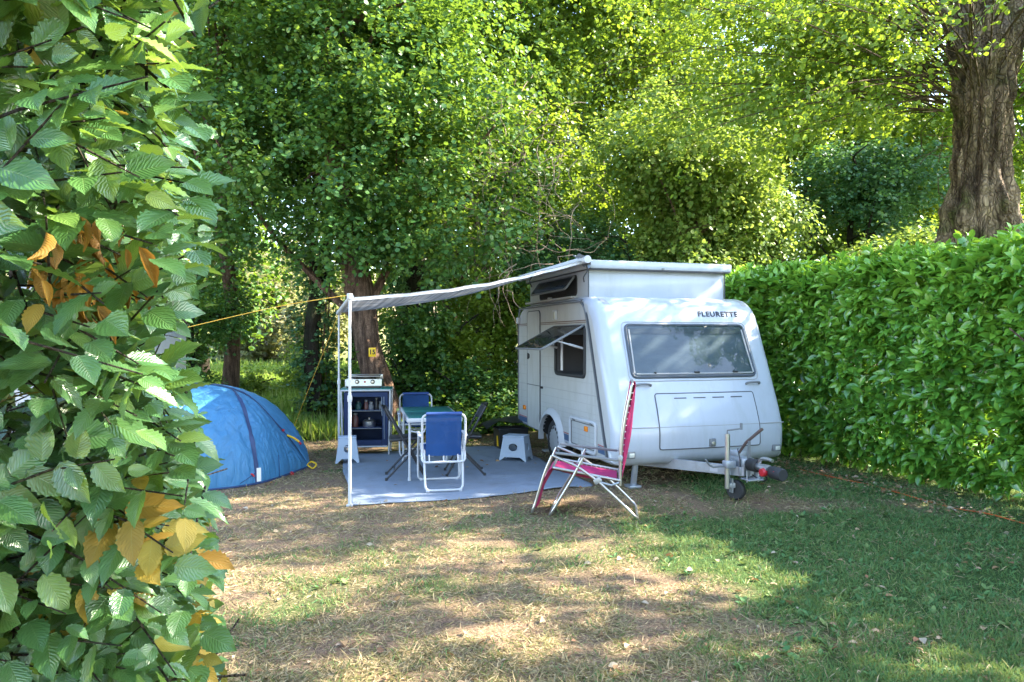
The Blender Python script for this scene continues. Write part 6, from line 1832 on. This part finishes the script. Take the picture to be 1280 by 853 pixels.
# --- big pollard behind the hedge
def pollard():
    root = empty('pollard_tree', (7.1, 11.0, 0), 0, 'massive gnarled pollard trunk rising behind the laurel hedge', 'tree')
    mb = MB(); pts = []; nr = 120; n = 80
    Zs = np.linspace(0, 6.9, nr)
    R_ = np.interp(Zs, [0, 2.4, 3.0, 3.6, 4.0, 4.4, 5.0, 5.5, 5.9, 6.4, 6.9], [.50, .48, .52, .50, .38, .35, .36, .40, .48, .52, .42])
    cxs = np.interp(Zs, [0, 3, 4.2, 5.4, 6.9], [.02, .02, .06, .14, .2])
    vs = []; f = []
    for i, z in enumerate(Zs):
        for k in range(n):
            a = 2 * PI * k / n; c_, s_ = math.cos(a), math.sin(a)
            q = Vector((c_ * 1.5, s_ * 1.5, z * .28))
            rr = R_[i] * (1 + .30 * mnoise.noise(q * 1.2) - .34 * max(0, .28 - abs(mnoise.noise(Vector((c_ * 2.6, s_ * 2.6, z * .35))))) / .28 + (.16 + .22 * math.exp(-((z - 3.5) / .5) ** 2) + .14 * math.exp(-((z - 5.9) / .6) ** 2)) * mnoise.noise(Vector((c_ * 2.2, s_ * 2.2, z * 2.2 + 3))) + .09 * mnoise.noise(Vector((c_ * 7, s_ * 7, z * 5))))
            vs.append((cxs[i] + rr * c_, rr * s_, z))
    for i in range(nr - 1):
        for k in range(n): f.append((i * n + k, i * n + (k + 1) % n, (i + 1) * n + (k + 1) % n, (i + 1) * n + k))
    f.append(tuple((nr - 1) * n + k for k in range(n)))
    mb.add(vs, f)
    # heavy stub limbs at the head
    for a, L_, zz in ((.5, 2.2, 1.9), (2.6, 1.6, 2.2), (4.0, 1.7, 2.4), (1.6, 2.0, 2.6), (-.3, 1.9, 1.7)):
        p0 = Vector((.15, 0, 5.9)); e = Vector((.15 + math.cos(a) * L_ * .6, math.sin(a) * L_ * .6, 5.9 + zz))
        mb.tube(bez([p0, p0.lerp(e, .4) + Vector((0, 0, -.1)), e], 5), [.36 - .022 * i for i in range(11)], 10)
    mb.build('trunk', BK['pollard'], root, smooth=70)
    rs = random.Random(5); mb = MB(); PP = []; DD = []
    for k in range(125):
        left = k < 85
        a = rs.gauss(PI + .15, .55) if left else rs.uniform(0, 2 * PI)
        L_ = rs.uniform(2.6, 5.6) if left else rs.uniform(2, 4.2)
        z0 = 5.4 + rs.uniform(-.3, 1.0)
        p = Vector((.1 + .6 * math.cos(a), .6 * math.sin(a), z0)); up = rs.uniform(-.05, .75) if left else rs.uniform(.1, 1.4)
        d = Vector((math.cos(a), math.sin(a), up)).normalized()
        pts = [p.copy()]; m = 9
        for i in range(m):
            d = (d + Vector((rs.gauss(0, .06), rs.gauss(0, .06), -.035 + rs.gauss(0, .04)))).normalized(); p = p + d * (L_ / m); pts.append(p.copy())
        r0 = rs.uniform(.007, .016)
        mb.tube(pts, [r0 * (1 - .85 * i / m) + .002 for i in range(m + 1)], 5)
        for i in range(2, m + 1):
            for q in range((2 if i > 2 else 1) if (math.sin(a) > -.2 or i > 5) else (1 if i in (3, 5) else 0)):
                PP.append(pts[i] + Vector((rs.gauss(0, .12), rs.gauss(0, .12), rs.gauss(-.02, .10)))); DD.append(d)
    # tangle of twigs on the trunk head
    for k in range(45):
        a = rs.uniform(PI * .8, 2.1 * PI); z0 = rs.uniform(4.1, 6.0); p = Vector((.1 + .62 * math.cos(a), .62 * math.sin(a), z0)); d = Vector((math.cos(a), math.sin(a), rs.uniform(-1.2, .3))).normalized(); pts = [p.copy()]
        for i in range(7):
            d = (d + Vector((rs.gauss(0, .4), rs.gauss(0, .3), rs.gauss(-.12, .3)))).normalized(); p = p + d * .10; pts.append(p.copy())
        mb.tube(pts, .006, 5)
    mb.build('shoots', BK['twig'], root)
    Pc = np.array([tuple(p) for p in PP]); O = np.array([tuple(p) for p in DD])
    q = sprays(Pc, O, 2, 10, .42, .072, .25, .6, .05)
    link_mesh('crown', leaves_mesh('crown', q[0], q[1], q[2], q[3], LEAF6, np.clip(q[4] * .8, 0, 1)), LM['lime'], root)
pollard()

# unseen tree added beyond the hedge, crown lobes shaped to dapple the pitch
tree('shade_tree', 'unseen tree added beyond the laurel hedge to shade the pitch', (9.6, 6.6, 0), [(.4, 4.4, 0), (.3, 4.2, 2.5), (.1, 3.6, 5.5), (.1, 2.0, 9.5)], [.24, .2, .14, .05],
     [(0, 1.8, 6.9, .9, .7, .9), (.3, 2.8, 7.3, .9, .45, 1.2), (.2, 3.9, 7.0, .8, .40, 1.0), (0, -.35, 8.7, .7, .42, .5), (0, .25, 7.6, .6, .30, .5), (0, -1.0, 7.4, .8, .5, .5), (.2, -2.6, 9.6, 1.5, 1.1, 1.7), (0, -1.9, 8.0, .9, .6, .8), (0, 2.0, 9.3, 1.0, .8, .8), (0, -1.35, 5.6, .8, .65, .75), (.2, -.2, 4.9, .7, .5, .6), (0, -.85, 6.2, .7, .5, .5), (.1, -1.5, 6.6, .6, .4, .5), (0, 3.4, 8.1, .9, .6, .6)],
     'alder', 340, 3, 9, .115, .42, 'grey', TG, shell=.15, flat=.8, limbs=0)

for px_x, D_, h, lab in ((-5.5, -11.0, 13.5, 'tall tree behind the pitch, mirrored in the caravan window'), (1.5, -12.5, 14.5, 'broad tree behind the pitch opposite the caravan'), (7.5, -11.0, 13.0, 'tree behind the pitch on the hedge side')):
    src = [o for o in bpy.data.objects if o.get('label') == 'tall yellow-green tree glowing against the light above the awning'][0]
    c = copy_tree(src); c.location = (px_x, D_, 0); c.rotation_euler = (0, 0, px_x); c.scale = (1.15, 1.15, h / 12.0); c['label'] = lab; c['group'] = 'trees behind the viewer'

# pieces of one kind that come out of one builder become parts of their own
def split_loose(o):
    me = o.data; n = len(me.vertices); par = list(range(n))
    def find(a):
        while par[a] != a:
            par[a] = par[par[a]]; a = par[a]
        return a
    for e in me.edges:
        a, b = find(e.vertices[0]), find(e.vertices[1])
        if a != b: par[a] = b
    groups = {}
    for p in me.polygons: groups.setdefault(find(p.vertices[0]), []).append(p)
    if len(groups) < 2: return
    kids = [x for x in bpy.data.objects if x.parent == o]
    name = o.name.split('.')[0]; first = True
    for ps in groups.values():
        idx = {}; vs = []; fs_ = []
        for p in ps:
            f = []
            for v in p.vertices:
                if v not in idx: idx[v] = len(vs); vs.append(tuple(me.vertices[v].co))
                f.append(idx[v])
            fs_.append(f)
        m2 = bpy.data.meshes.new(name); m2.from_pydata(vs, [], fs_)
        for mm in me.materials: m2.materials.append(mm)
        m2.polygons.foreach_set('use_smooth', [True] * len(m2.polygons)); m2.set_sharp_from_angle(angle=R(40)); m2.update()
        if first: o.data = m2; first = False
        else:
            c = o.copy(); c.data = m2; C.objects.link(c)
for nm in ('blue_stripe', 'red_stripe', 'tie_strap', 'hinge', 'stay', 'latch', 'hubcap_slot', 'brace', 'corner_seam', 'crossbar', 'foot', 'vent_slot', 'catch'):
    for o in [x for x in list(bpy.data.objects) if x.type == 'MESH' and x.name.split('.')[0] == nm and x.parent]:
        split_loose(o)
